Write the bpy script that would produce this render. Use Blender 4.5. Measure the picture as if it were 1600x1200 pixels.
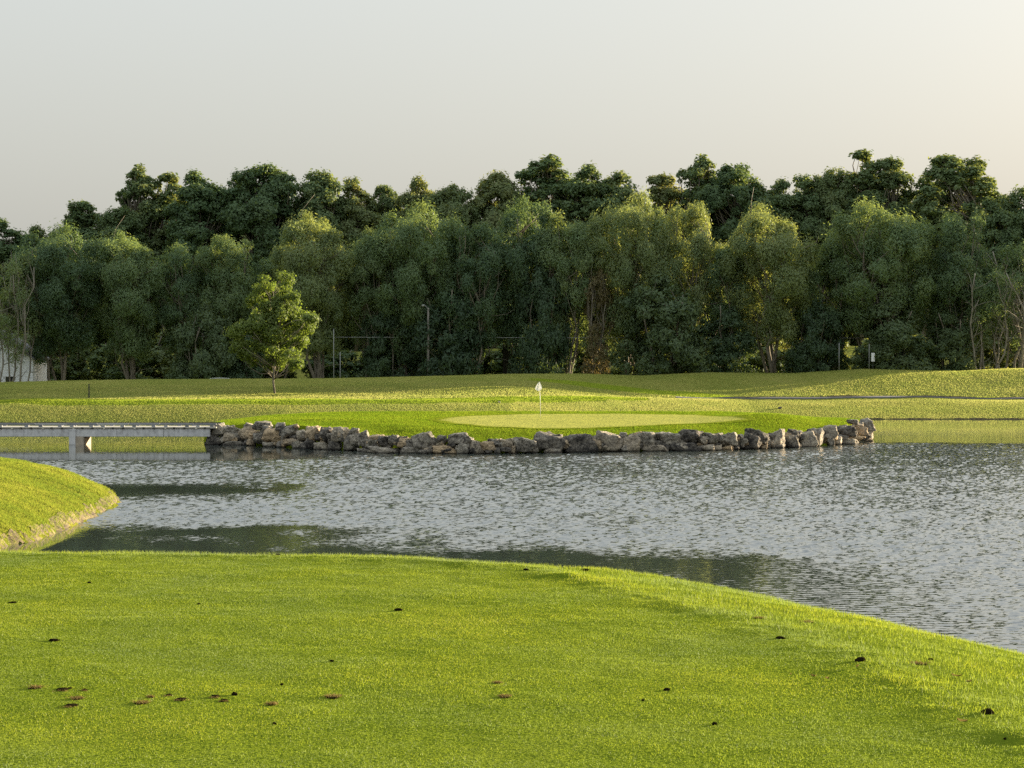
import bpy, math, random
import numpy as np
from mathutils import Vector, Matrix

R = math.radians
S = bpy.context.scene
COL = S.collection
for o in list(bpy.data.objects):
    bpy.data.objects.remove(o)

# ------------------------------------------------------------------ camera
EYE = 6.1            # metres above the pond
FPX = 3560.0         # focal length in pixels of a 1600 wide picture
HOR = 560.0          # row of the horizon
cam_d = bpy.data.cameras.new('camera')
cam_d.sensor_width = 36.0
cam_d.lens = FPX / 1600 * 36
cam_d.clip_start = 0.5
cam_d.clip_end = 8000
cam = bpy.data.objects.new('camera', cam_d)
COL.objects.link(cam)
cam.location = (0, 0, EYE)
cam.rotation_euler = (R(90) - math.atan(40 / FPX), 0, 0)
S.camera = cam

# ------------------------------------------------------------------ sky, sun
SUN_EL, SUN_AZ = R(8.8), R(34)      # azimuth from +X towards +Y: right, a little behind the wood
w = bpy.data.worlds.new('World')
S.world = w
w.use_nodes = True
nt = w.node_tree
nt.nodes.clear()
sky = nt.nodes.new('ShaderNodeTexSky')
sky.sky_type = 'NISHITA'
sky.sun_disc = False
sky.sun_elevation = SUN_EL
sky.sun_rotation = R(90) - SUN_AZ
sky.altitude = 100
sky.air_density = 1.0
sky.dust_density = 6.0
sky.ozone_density = 1.0
hs = nt.nodes.new('ShaderNodeHueSaturation')
hs.inputs['Saturation'].default_value = 0.75
hs.inputs['Value'].default_value = 0.79
mixc = nt.nodes.new('ShaderNodeMix')
mixc.data_type = 'RGBA'
mixc.inputs[0].default_value = 0.42          # thin high haze veils the blue
# the veil is made brighter and bluer overhead, to lighten the water and the shade
tcs = nt.nodes.new('ShaderNodeTexCoord'); sps = nt.nodes.new('ShaderNodeSeparateXYZ')
nt.links.new(tcs.outputs['Generated'], sps.inputs[0])
vr = nt.nodes.new('ShaderNodeValToRGB')
vr.color_ramp.elements[0].position = 0.0; vr.color_ramp.elements[0].color = (0.56, 0.56, 0.515, 1)
vr.color_ramp.elements[1].position = 1.0; vr.color_ramp.elements[1].color = (1.4, 1.56, 1.72, 1)
nt.links.new(sps.outputs[2], vr.inputs[0])
vs_ = nt.nodes.new('ShaderNodeVectorMath'); vs_.operation = 'SCALE'; vs_.inputs['Scale'].default_value = 8.6
nt.links.new(vr.outputs[0], vs_.inputs[0]); nt.links.new(vs_.outputs[0], mixc.inputs[7])
bg = nt.nodes.new('ShaderNodeBackground')
bg.inputs['Strength'].default_value = 0.050
wo = nt.nodes.new('ShaderNodeOutputWorld')
nt.links.new(sky.outputs[0], hs.inputs['Color'])
nt.links.new(hs.outputs[0], mixc.inputs[6])
nt.links.new(mixc.outputs[2], bg.inputs['Color'])
nt.links.new(bg.outputs[0], wo.inputs['Surface'])

sun_d = bpy.data.lights.new('sun', 'SUN')
sun_d.energy = 5.0
sun_d.angle = R(0.6)
sun_d.color = (1.0, 0.83, 0.58)
sun = bpy.data.objects.new('sun', sun_d)
COL.objects.link(sun)
SDIR = Vector((math.cos(SUN_AZ) * math.cos(SUN_EL), math.sin(SUN_AZ) * math.cos(SUN_EL), math.sin(SUN_EL)))
sun.rotation_euler = SDIR.to_track_quat('Z', 'Y').to_euler()

S.view_settings.view_transform = 'Standard'
S.view_settings.look = 'None'
S.view_settings.gamma = 1.0
S.view_settings.use_curve_mapping = False
S.view_settings.exposure = 2.05
S.render.engine = 'CYCLES'
S.cycles.max_bounces = 6
S.cycles.diffuse_bounces = 3
S.cycles.transmission_bounces = 4
S.cycles.transparent_max_bounces = 4
S.cycles.use_denoising = False

# ------------------------------------------------------------------ helpers
def px_x(px, d):
    return (px - 800) / FPX * d

def px_z(py, d):
    return EYE - (py - HOR) / FPX * d

def tag(o, label=None, cat=None, group=None, kind=None):
    if label: o['label'] = label
    if cat: o['category'] = cat
    if group: o['group'] = group
    if kind: o['kind'] = kind
    return o

def mesh_np(name, verts, quads=None, tris=None, smooth=False):
    me = bpy.data.meshes.new(name)
    verts = np.asarray(verts, dtype=np.float32)
    loops, starts, n = [], [], 0
    if quads is not None and len(quads):
        q = np.asarray(quads, dtype=np.int32)
        loops.append(q.ravel()); starts.append(np.arange(len(q)) * 4); n = len(q) * 4
    if tris is not None and len(tris):
        t = np.asarray(tris, dtype=np.int32)
        loops.append(t.ravel()); starts.append(n + np.arange(len(t)) * 3)
    loops = np.concatenate(loops).astype(np.int32)
    starts = np.concatenate(starts).astype(np.int32)
    me.vertices.add(len(verts)); me.vertices.foreach_set('co', verts.ravel())
    me.loops.add(len(loops)); me.loops.foreach_set('vertex_index', loops)
    me.polygons.add(len(starts)); me.polygons.foreach_set('loop_start', starts)
    me.update(calc_edges=True)
    if smooth:
        me.polygons.foreach_set('use_smooth', np.ones(len(starts), dtype=bool))
    me.validate()
    return me

def add(name, me, mat=None, parent=None, loc=None):
    o = bpy.data.objects.new(name, me)
    COL.objects.link(o)
    if mat is not None and not me.materials:
        me.materials.append(mat)
    if parent: o.parent = parent
    if loc is not None: o.location = loc
    return o

def empty(name, loc, label, cat, group=None):
    o = bpy.data.objects.new(name, None)
    COL.objects.link(o)
    o.location = loc
    o.empty_display_size = 0.3
    return tag(o, label, cat, group)

def copy_tree(o, parent=None):
    c = o.copy(); COL.objects.link(c); c.parent = parent
    for ch in list(o.children): copy_tree(ch, c)
    return c

class MB:
    """collects solid pieces into one mesh"""
    def __init__(self): self.v, self.f = [], []
    def box(self, x0, x1, y0, y1, z0, z1, b=0.0):
        n = len(self.v)
        if b <= 0:
            self.v += [(x, y, z) for z in (z0, z1) for y in (y0, y1) for x in (x0, x1)]
            for q in ((0, 2, 3, 1), (4, 5, 7, 6), (0, 1, 5, 4), (2, 6, 7, 3), (0, 4, 6, 2), (1, 3, 7, 5)):
                self.f.append(tuple(n + k for k in q))
        else:   # chamfered box: an 8-gon ring profile
            ring = [(x0 + b, y0), (x1 - b, y0), (x1, y0 + b), (x1, y1 - b), (x1 - b, y1), (x0 + b, y1), (x0, y1 - b), (x0, y0 + b)]
            cx, cy = (x0 + x1) / 2, (y0 + y1) / 2
            sx, sy = (x1 - x0 - 2 * b) / (x1 - x0), (y1 - y0 - 2 * b) / (y1 - y0)
            for z, s in ((z0, 0), (z0 + b, 1), (z1 - b, 1), (z1, 0)):
                for x, y in ring:
                    self.v.append((x, y, z) if s else (cx + (x - cx) * sx, cy + (y - cy) * sy, z))
            for k in range(3):
                for i in range(8):
                    a = n + k * 8 + i; c = n + k * 8 + (i + 1) % 8
                    self.f.append((a, c, c + 8, a + 8))
            self.f.append(tuple(n + i for i in range(7, -1, -1)))
            self.f.append(tuple(n + 24 + i for i in range(8)))
    def tube(self, pts, radii, sides=6, cap=True):
        n = len(self.v)
        pts = [Vector(p) for p in pts]
        for i, p in enumerate(pts):
            d = (pts[min(i + 1, len(pts) - 1)] - pts[max(i - 1, 0)]).normalized()
            a = d.cross(Vector((0.31, 0.9, 0.2))).normalized()
            b = d.cross(a)
            for k in range(sides):
                t = 2 * math.pi * k / sides
                self.v.append(tuple(p + (a * math.cos(t) + b * math.sin(t)) * radii[i]))
        for i in range(len(pts) - 1):
            for k in range(sides):
                a = n + i * sides + k; c = n + i * sides + (k + 1) % sides
                self.f.append((a, a + sides, c + sides, c))
        if cap:
            self.f.append(tuple(n + k for k in range(sides)))
            m = n + (len(pts) - 1) * sides
            self.f.append(tuple(m + k for k in range(sides - 1, -1, -1)))
    def poly(self, pts):
        n = len(self.v); self.v += [tuple(p) for p in pts]; self.f.append(tuple(range(n, n + len(pts))))
    def prism(self, outline, y0, y1):
        """outline in (x, z), extruded along y"""
        n = len(self.v); m = len(outline)
        self.v += [(x, y0, z) for x, z in outline] + [(x, y1, z) for x, z in outline]
        self.f.append(tuple(n + k for k in range(m)))
        self.f.append(tuple(n + m + k for k in range(m - 1, -1, -1)))
        for k in range(m):
            j = (k + 1) % m
            self.f.append((n + k, n + m + k, n + m + j, n + j))
    def mesh(self, name, smooth=False):
        me = bpy.data.meshes.new(name)
        me.from_pydata(self.v, [], self.f)
        if smooth:
            me.polygons.foreach_set('use_smooth', np.ones(len(me.polygons), dtype=bool))
        me.update()
        return me
    def build(self, name, mat, parent=None, smooth=False, loc=None):
        return add(name, self.mesh(name, smooth), mat, parent, loc)

def _hash(ix, iy, seed):
    h = (ix.astype(np.int64) * 374761393 + iy.astype(np.int64) * 668265263 + seed * 974711) & 0x7fffffff
    h = ((h ^ (h >> 13)) * 1274126177) & 0x7fffffff
    h = h ^ (h >> 16)
    return (h & 0xffff) / 65535.0

def vnoise(x, y, seed=0):
    x = np.asarray(x, float); y = np.asarray(y, float)
    ix, iy = np.floor(x), np.floor(y)
    fx, fy = x - ix, y - iy
    fx = fx * fx * (3 - 2 * fx); fy = fy * fy * (3 - 2 * fy)
    a = _hash(ix, iy, seed); b = _hash(ix + 1, iy, seed)
    c = _hash(ix, iy + 1, seed); d = _hash(ix + 1, iy + 1, seed)
    return (a * (1 - fx) + b * fx) * (1 - fy) + (c * (1 - fx) + d * fx) * fy

def sstep(u):
    u = np.clip(u, 0, 1)
    return u * u * (3 - 2 * u)

def poly_sdf(X, Y, poly):
    """signed distance to a closed polygon, positive outside"""
    X = np.asarray(X, float); Y = np.asarray(Y, float)
    best = np.full(X.shape, 1e9); inside = np.zeros(X.shape, bool)
    n = len(poly)
    for i in range(n):
        x0, y0 = poly[i]; x1, y1 = poly[(i + 1) % n]
        dx, dy = x1 - x0, y1 - y0
        t = np.clip(((X - x0) * dx + (Y - y0) * dy) / (dx * dx + dy * dy + 1e-12), 0, 1)
        best = np.minimum(best, np.hypot(X - x0 - t * dx, Y - y0 - t * dy))
        if y0 != y1:
            c = ((y0 > Y) != (y1 > Y)) & (X < (x1 - x0) * (Y - y0) / (y1 - y0) + x0)
            inside ^= c
    return np.where(inside, -best, best)

def grid_mesh(name, xs, ys, zfun, smooth=True, keep=None, coarse=None):
    """a height field; KEEP drops cells, COARSE merges 8 x 8 cells where it says so"""
    X, Y = np.meshgrid(xs, ys)
    Z = zfun(X, Y)
    nx, ny = len(xs), len(ys)
    idx = np.arange(nx * ny).reshape(ny, nx)
    V = np.stack([X, Y, Z], -1).reshape(-1, 3)
    if coarse is None:
        q = np.stack([idx[:-1, :-1], idx[:-1, 1:], idx[1:, 1:], idx[1:, :-1]], -1).reshape(-1, 4)
    else:
        out = []
        for j in range(0, ny - 1, 8):
            j1 = min(j + 8, ny - 1)
            for i in range(0, nx - 1, 8):
                i1 = min(i + 8, nx - 1)
                if coarse(X[j:j1 + 1, i:i1 + 1], Y[j:j1 + 1, i:i1 + 1]):
                    out.append(np.array([[idx[j, i], idx[j, i1], idx[j1, i1], idx[j1, i]]]))
                else:
                    k = idx[j:j1 + 1, i:i1 + 1]
                    out.append(np.stack([k[:-1, :-1], k[:-1, 1:], k[1:, 1:], k[1:, :-1]], -1).reshape(-1, 4))
        q = np.concatenate(out)
    if keep is not None: q = q[keep(X, Y).ravel()[q].any(1)]
    used = np.unique(q)
    m = np.zeros(nx * ny, np.int64); m[used] = np.arange(len(used))
    q = m[q]; V = V[used]
    return mesh_np(name, V, quads=q, smooth=smooth), V

def set_attr(me, name, vals):
    a = me.attributes.new(name, 'FLOAT', 'POINT')
    a.data.foreach_set('value', np.asarray(vals, np.float32))

def lines(*segs):
    out = []
    for a, b, st in segs:
        n = max(1, int(round((b - a) / st)))
        out.append(np.linspace(a, b, n, endpoint=False))
    out.append(np.array([segs[-1][1]]))
    return np.concatenate(out)

# ------------------------------------------------------------------ materials
class NT:
    def __init__(self, name):
        self.m = bpy.data.materials.new(name); self.m.use_nodes = True
        self.t = self.m.node_tree; self.t.nodes.clear()
        self.out = self.n('ShaderNodeOutputMaterial')
    def n(self, kind, **kw):
        x = self.t.nodes.new(kind)
        for k, v in kw.items(): setattr(x, k, v)
        return x
    def l(self, a, b): self.t.links.new(a, b)
    def put(self, sock, v):
        if isinstance(v, bpy.types.NodeSocket): self.l(v, sock)
        elif isinstance(v, tuple) and len(v) == 3 and sock.type == 'RGBA': sock.default_value = (*v, 1)
        else: sock.default_value = v
    def coords(self, scale=(1, 1, 1), world=False):
        if world:
            c = self.n('ShaderNodeNewGeometry').outputs['Position']
        else:
            c = self.n('ShaderNodeTexCoord').outputs['Object']
        m = self.n('ShaderNodeMapping'); m.inputs['Scale'].default_value = scale
        self.l(c, m.inputs['Vector'])
        return m.outputs[0]
    def noise(self, vec, scale, detail=3, rough=0.55, color=False):
        x = self.n('ShaderNodeTexNoise')
        x.inputs['Scale'].default_value = scale; x.inputs['Detail'].default_value = detail
        x.inputs['Roughness'].default_value = rough
        self.l(vec, x.inputs['Vector'])
        return x.outputs['Color' if color else 'Fac']
    def ramp(self, fac, stops):
        x = self.n('ShaderNodeValToRGB')
        e = x.color_ramp.elements
        while len(e) < len(stops): e.new(0.5)
        for i, (p, c) in enumerate(stops):
            e[i].position = p; e[i].color = (*c, 1) if len(c) == 3 else c
        self.put(x.inputs[0], fac)
        return x.outputs[0]
    def mix(self, fac, a, b, blend='MIX'):
        x = self.n('ShaderNodeMix', data_type='RGBA', blend_type=blend)
        self.put(x.inputs[0], fac); self.put(x.inputs[6], a); self.put(x.inputs[7], b)
        return x.outputs[2]
    def math(self, op, a, b=0.0):
        x = self.n('ShaderNodeMath', operation=op)
        self.put(x.inputs[0], a); self.put(x.inputs[1], b)
        return x.outputs[0]
    def maprange(self, v, a, b, c, d):
        x = self.n('ShaderNodeMapRange')
        self.put(x.inputs[0], v)
        for i, q in enumerate((a, b, c, d)): x.inputs[i + 1].default_value = q
        return x.outputs[0]
    def attr(self, name):
        x = self.n('ShaderNodeAttribute'); x.attribute_name = name
        return x.outputs['Fac']
    def rough_normal(self, vec, scale, amount, detail=2):
        """blades stand every way: the normal is scattered round the ground's own"""
        c = self.noise(vec, scale, detail, 0.7, color=True)
        s = self.n('ShaderNodeVectorMath', operation='SUBTRACT'); self.l(c, s.inputs[0]); s.inputs[1].default_value = (0.5, 0.5, 0.5)
        k = self.n('ShaderNodeVectorMath', operation='SCALE'); self.l(s.outputs[0], k.inputs[0]); k.inputs['Scale'].default_value = amount
        g = self.n('ShaderNodeNewGeometry')
        a = self.n('ShaderNodeVectorMath', operation='ADD'); self.l(g.outputs['Normal'], a.inputs[0]); self.l(k.outputs[0], a.inputs[1])
        z = self.n('ShaderNodeVectorMath', operation='NORMALIZE'); self.l(a.outputs[0], z.inputs[0])
        return z.outputs[0]
    def leafy(self, col, normal=None, trans=0.4, gloss=0.0, tcol=None):
        d = self.n('ShaderNodeBsdfDiffuse'); self.put(d.inputs['Color'], col)
        t = self.n('ShaderNodeBsdfTranslucent'); self.put(t.inputs['Color'], tcol if tcol is not None else col)
        if normal is not None:
            self.l(normal, d.inputs['Normal']); self.l(normal, t.inputs['Normal'])
        m = self.n('ShaderNodeMixShader'); m.inputs[0].default_value = trans
        self.l(d.outputs[0], m.inputs[1]); self.l(t.outputs[0], m.inputs[2])
        last = m.outputs[0]
        if gloss > 0:
            g = self.n('ShaderNodeBsdfGlossy'); g.inputs['Roughness'].default_value = 0.5
            g.inputs['Color'].default_value = (1, 1, 1, 1)
            m2 = self.n('ShaderNodeMixShader'); m2.inputs[0].default_value = gloss
            self.l(last, m2.inputs[1]); self.l(g.outputs[0], m2.inputs[2]); last = m2.outputs[0]
        self.l(last, self.out.inputs[0])
        return self.m
    def principled(self, col, rough=0.8, metallic=0.0, bump=None, bump_d=0.01, bump_s=0.6, spec=0.3):
        p = self.n('ShaderNodeBsdfPrincipled')
        self.put(p.inputs['Base Color'], col); self.put(p.inputs['Roughness'], rough)
        p.inputs['Metallic'].default_value = metallic
        p.inputs['Specular IOR Level'].default_value = spec
        if bump is not None:
            b = self.n('ShaderNodeBump'); b.inputs['Strength'].default_value = bump_s; b.inputs['Distance'].default_value = bump_d
            self.l(bump, b.inputs['Height']); self.l(b.outputs[0], p.inputs['Normal'])
        self.l(p.outputs[0], self.out.inputs[0])
        return self.m

def turf_mat(name, dark, mid, light, big=0.35, fine=30.0, normal=1.3, world_stretch=(1, 1, 1), trans=0.35, zone=None):
    a = NT(name)
    v = a.coords(world_stretch, world=True)
    n1 = a.noise(v, big, 4, 0.6)
    n2 = a.noise(v, fine, 3, 0.7)
    f = a.math('ADD', a.math('MULTIPLY', n1, 0.5), a.math('MULTIPLY', n2, 0.5))
    c = a.ramp(f, [(0.33, dark), (0.5, mid), (0.68, light)])
    if zone:
        zn = a.attr('mown')
        zz = a.math('ADD', zn, a.math('MULTIPLY', a.math('SUBTRACT', a.noise(v, 0.6, 3), 0.5), 0.5))
        k = a.maprange(zz, 0.3, 0.7, 0, 1)
        c2 = a.ramp(f, [(0.33, zone[0]), (0.5, zone[1]), (0.68, zone[2])])
        c = a.mix(k, c, c2)
    return a.leafy(c, a.rough_normal(v, fine * 1.7, normal), trans)

M = {}
M['tee'] = turf_mat('tee_turf', (0.10, 0.15, 0.012), (0.15, 0.20, 0.016), (0.20, 0.245, 0.028), big=0.9, fine=45, normal=3)
M['island'] = turf_mat('island_turf', (0.14, 0.18, 0.012), (0.20, 0.25, 0.016), (0.27, 0.30, 0.025), big=0.25, fine=4, normal=3.0, trans=0.45)
M['green'] = turf_mat('putting_turf', (0.20, 0.25, 0.018), (0.235, 0.28, 0.022), (0.27, 0.30, 0.028), big=0.25, fine=6, normal=3.0, trans=0.4, zone=((0.46, 0.46, 0.10), (0.50, 0.495, 0.115), (0.54, 0.525, 0.13)))
M['bank'] = turf_mat('bank_turf', (0.14, 0.165, 0.02), (0.21, 0.23, 0.03), (0.30, 0.28, 0.055), big=0.5, fine=6, normal=4.0, trans=0.45)
M['far'] = turf_mat('rough_turf', (0.15, 0.18, 0.035), (0.21, 0.225, 0.05), (0.28, 0.265, 0.08), big=0.12, fine=1.6, normal=3.0, trans=0.45,
                    world_stretch=(1, 0.7, 1), zone=((0.15, 0.21, 0.02), (0.20, 0.26, 0.025), (0.25, 0.29, 0.035)))

a = NT('grass_blades')
v = a.coords((1, 1, 1), world=True)
n1 = a.noise(v, 0.55, 5, 0.62); n2 = a.noise(v, 7.0, 3, 0.6); tint = a.attr('tint')
f = a.math('ADD', a.math('MULTIPLY', n1, 0.70), a.math('ADD', a.math('MULTIPLY', n2, 0.18), a.math('MULTIPLY', tint, 0.12)))
c = a.ramp(f, [(0.30, (0.14, 0.20, 0.075)), (0.43, (0.18, 0.235, 0.052)), (0.53, (0.22, 0.275, 0.020)), (0.62, (0.28, 0.31, 0.022)), (0.72, (0.36, 0.36, 0.06))])
M['blade'] = a.leafy(c, None, 0.5, 0.015)

a = NT('bank_soil')
v = a.coords(world=True)
c = a.ramp(a.noise(v, 5, 5, 0.65), [(0.35, (0.04, 0.03, 0.02)), (0.5, (0.12, 0.09, 0.045)), (0.62, (0.17, 0.15, 0.04)), (0.75, (0.26, 0.20, 0.10))])
M['soil_bank'] = a.principled(c, 0.95, bump=a.noise(v, 9, 4), bump_d=0.06)

a = NT('dark_soil')
v = a.coords(world=True)
c = a.ramp(a.noise(v, 160, 4, 0.65), [(0.3, (0.006, 0.005, 0.003)), (0.55, (0.014, 0.011, 0.005)), (0.75, (0.04, 0.031, 0.012))])
M['soil'] = a.principled(c, 1.0, bump=a.noise(v, 300, 3), bump_d=0.004, spec=0.0)
a = NT('dead_thatch')
v = a.coords(world=True)
c = a.ramp(a.noise(v, 200, 3), [(0.3, (0.12, 0.085, 0.025)), (0.7, (0.34, 0.25, 0.09))])
M['thatch'] = a.leafy(c, None, 0.2)

def leaf_mat(name, dark, mid, light, trans, tcol):
    a = NT(name)
    oi = a.n('ShaderNodeObjectInfo')
    v = a.coords((1, 1, 1))
    n = a.noise(v, 0.45, 3, 0.6)
    f = a.math('ADD', a.math('MULTIPLY', n, 0.55), a.math('MULTIPLY', oi.outputs['Random'], 0.45))
    c = a.ramp(f, [(0.25, dark), (0.5, mid), (0.78, light)])
    t = a.mix(1.0, c, tcol, 'MULTIPLY')
    return a.leafy(c, None, trans, 0.015, t)

M['willow'] = leaf_mat('willow_leaf', (0.085, 0.140, 0.072), (0.14, 0.205, 0.092), (0.195, 0.24, 0.102), 0.44, (1.8, 1.55, 0.75))
M['oak'] = leaf_mat('oak_leaf', (0.080, 0.132, 0.056), (0.120, 0.172, 0.070), (0.175, 0.205, 0.082), 0.38, (1.9, 1.55, 0.7))
M['shaded_shrub'] = leaf_mat('shaded_shrub_leaf', (0.050, 0.086, 0.044), (0.075, 0.118, 0.054), (0.11, 0.15, 0.066), 0.36, (1.9, 1.6, 0.6))  # leaf colour darkened to stand for the deep shade at the wood's foot
M['maple'] = leaf_mat('maple_leaf', (0.105, 0.15, 0.04), (0.14, 0.185, 0.045), (0.18, 0.21, 0.055), 0.46, (1.4, 1.4, 0.7))
M['dry_leaf'] = leaf_mat('dry_leaf', (0.10, 0.09, 0.045), (0.13, 0.11, 0.05), (0.17, 0.14, 0.06), 0.35, (1.4, 1.3, 0.9))

a = NT('bark')
v = a.coords((3, 3, 0.6))
M['bark'] = a.principled(a.ramp(a.noise(v, 2.0, 4), [(0.3, (0.09, 0.077, 0.058)), (0.7, (0.26, 0.225, 0.17))]), 0.95, bump=a.noise(v, 3, 3), bump_d=0.05)
a = NT('pale_bark')
v = a.coords((3, 3, 0.6))
M['pale_bark'] = a.principled(a.ramp(a.noise(v, 2.0, 4), [(0.3, (0.12, 0.105, 0.08)), (0.7, (0.30, 0.27, 0.21))]), 0.95)

a = NT('limestone')
v = a.coords((1, 1, 1)); vw = a.coords((1, 1, 1), world=True)
oi = a.n('ShaderNodeObjectInfo')
n1 = a.noise(vw, 1.6, 5, 0.65); n2 = a.noise(vw, 7.0, 5, 0.7)
f = a.math('ADD', a.math('MULTIPLY', n1, 0.45), a.math('MULTIPLY', n2, 0.55))
f = a.math('ADD', f, a.math('MULTIPLY', a.math('SUBTRACT', oi.outputs['Random'], 0.5), 0.16))
c = a.ramp(f, [(0.36, (0.04, 0.036, 0.032)), (0.45, (0.17, 0.15, 0.12)), (0.54, (0.36, 0.32, 0.25)), (0.68, (0.58, 0.51, 0.39))])
sepz = a.n('ShaderNodeSeparateXYZ'); a.l(a.n('ShaderNodeNewGeometry').outputs['Position'], sepz.inputs[0])
wet = a.maprange(a.math('ADD', sepz.outputs[2], a.math('MULTIPLY', n2, -0.12)), -0.02, 0.10, 0.25, 1.0)
c = a.mix(1.0, c, wet, 'MULTIPLY')
tan = a.maprange(a.n('ShaderNodeTexWhiteNoise').outputs['Value'], 0, 1, 0, 1) if False else oi.outputs['Random']
c = a.mix(a.maprange(tan, 0.62, 0.95, 0, 0.75), c, a.mix(1.0, c, (1.25, 0.98, 0.66), 'MULTIPLY'))
c = a.mix(a.maprange(tan, 0.0, 0.3, 0.65, 0), c, a.mix(1.0, c, (0.45, 0.45, 0.47), 'MULTIPLY'))
moss = a.maprange(a.noise(vw, 0.9, 4, 0.6), 0.60, 0.72, 0, 0.4)
c = a.mix(moss, c, (0.06, 0.07, 0.025))
M['rock'] = a.principled(c, 0.92, bump=a.math('ADD', n2, a.math('MULTIPLY', a.noise(vw, 22, 3), 0.35)), bump_d=0.2, bump_s=1.0)

a = NT('concrete')
v = a.coords((1, 1, 1), world=True); vs = a.coords((2.2, 2.2, 0.25), world=True)
c = a.ramp(a.math('ADD', a.math('MULTIPLY', a.noise(v, 3, 5), 0.5), a.math('MULTIPLY', a.noise(vs, 2.2, 4), 0.5)),
           [(0.33, (0.30, 0.29, 0.275)), (0.5, (0.50, 0.49, 0.47)), (0.66, (0.60, 0.585, 0.56))])
M['concrete'] = a.principled(c, 0.9, bump=a.noise(v, 20, 4), bump_d=0.01)
def wood_mat(name, d, l):
    a = NT(name)
    v = a.coords((0.5, 6, 6), world=True)
    oi = a.n('ShaderNodeObjectInfo')
    f = a.math('ADD', a.math('MULTIPLY', a.noise(v, 3, 4), 0.6), a.math('MULTIPLY', oi.outputs['Random'], 0.4))
    return a.principled(a.ramp(f, [(0.25, d), (0.75, l)]), 0.85)
M['grey_wood'] = wood_mat('weathered_timber', (0.16, 0.165, 0.17), (0.38, 0.38, 0.37))
M['pale_wood'] = wood_mat('pale_timber', (0.38, 0.35, 0.28), (0.60, 0.56, 0.46))
M['dark_wood'] = wood_mat('dark_timber', (0.025, 0.024, 0.022), (0.06, 0.056, 0.05))

def flat(name, col, rough=0.6, metallic=0.0, scale=4.0, var=0.12, spec=0.3):
    a = NT(name)
    v = a.coords((1, 1, 1))
    lo = tuple(x * (1 - var) for x in col); hi = tuple(min(1, x * (1 + var)) for x in col)
    return a.principled(a.ramp(a.noise(v, scale, 3), [(0.3, lo), (0.7, hi)]), rough, metallic, spec=spec)
M['white'] = flat('white_paint', (0.74, 0.73, 0.70), 0.5)
a = NT('flag_cloth'); M['flag'] = a.leafy(a.ramp(a.noise(a.coords(), 6, 2), [(0.3, (0.78, 0.78, 0.76)), (0.7, (0.86, 0.86, 0.84))]), None, 0.35)
M['silver'] = flat('silver_paint', (0.55, 0.57, 0.58), 0.3, 0.4)
M['glass'] = flat('dark_glass', (0.02, 0.025, 0.028), 0.08, spec=0.6)
M['rubber'] = flat('rubber', (0.02, 0.02, 0.02), 0.8)
M['black'] = flat('dark_metal', (0.03, 0.03, 0.03), 0.6)
M['path'] = flat('path_concrete', (0.15, 0.147, 0.142), 0.9, scale=1.5, var=0.2)
M['grey_post'] = flat('grey_post', (0.30, 0.30, 0.28), 0.7)
M['pier'] = flat('stained_concrete', (0.34, 0.285, 0.21), 0.9, scale=2.5, var=0.25)
M['siding'] = flat('white_siding', (0.80, 0.81, 0.82), 0.7)
M['shingle'] = flat('grey_shingle', (0.16, 0.165, 0.17), 0.85, scale=3, var=0.3)
M['pole'] = flat('pole_wood', (0.20, 0.18, 0.15), 0.9)
M['wire'] = flat('cable_sheath', (0.45, 0.45, 0.44), 0.5)

a = NT('pond_water')
p = a.n('ShaderNodeBsdfPrincipled')
p.inputs['Base Color'].default_value = (0.042, 0.052, 0.043, 1)
p.inputs['Roughness'].default_value = 0.02
p.inputs['IOR'].default_value = 1.95
p.inputs['Specular IOR Level'].default_value = 0.5
# ripples too small for the mesh
v = a.coords((1.0, 1.6, 1), world=True)
cn = a.noise(v, 6.5, 3, 0.6, color=True)
sb = a.n('ShaderNodeVectorMath', operation='SUBTRACT'); a.l(cn, sb.inputs[0]); sb.inputs[1].default_value = (0.5, 0.5, 0.5)
ml = a.n('ShaderNodeVectorMath', operation='MULTIPLY'); a.l(sb.outputs[0], ml.inputs[0]); ml.inputs[1].default_value = (0.7, 0.7, 0)
sc = a.n('ShaderNodeVectorMath', operation='SCALE'); a.l(ml.outputs[0], sc.inputs[0]); a.l(a.attr('ruffle'), sc.inputs['Scale'])
ge = a.n('ShaderNodeNewGeometry')
ad = a.n('ShaderNodeVectorMath', operation='ADD'); a.l(ge.outputs['Normal'], ad.inputs[0]); a.l(sc.outputs[0], ad.inputs[1])
nm = a.n('ShaderNodeVectorMath', operation='NORMALIZE'); a.l(ad.outputs[0], nm.inputs[0])
a.l(nm.outputs[0], p.inputs['Normal'])
a.l(p.outputs[0], a.out.inputs[0])
M['water'] = a.m

# ------------------------------------------------------------------ terrain
rng = np.random.default_rng(7)

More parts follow.
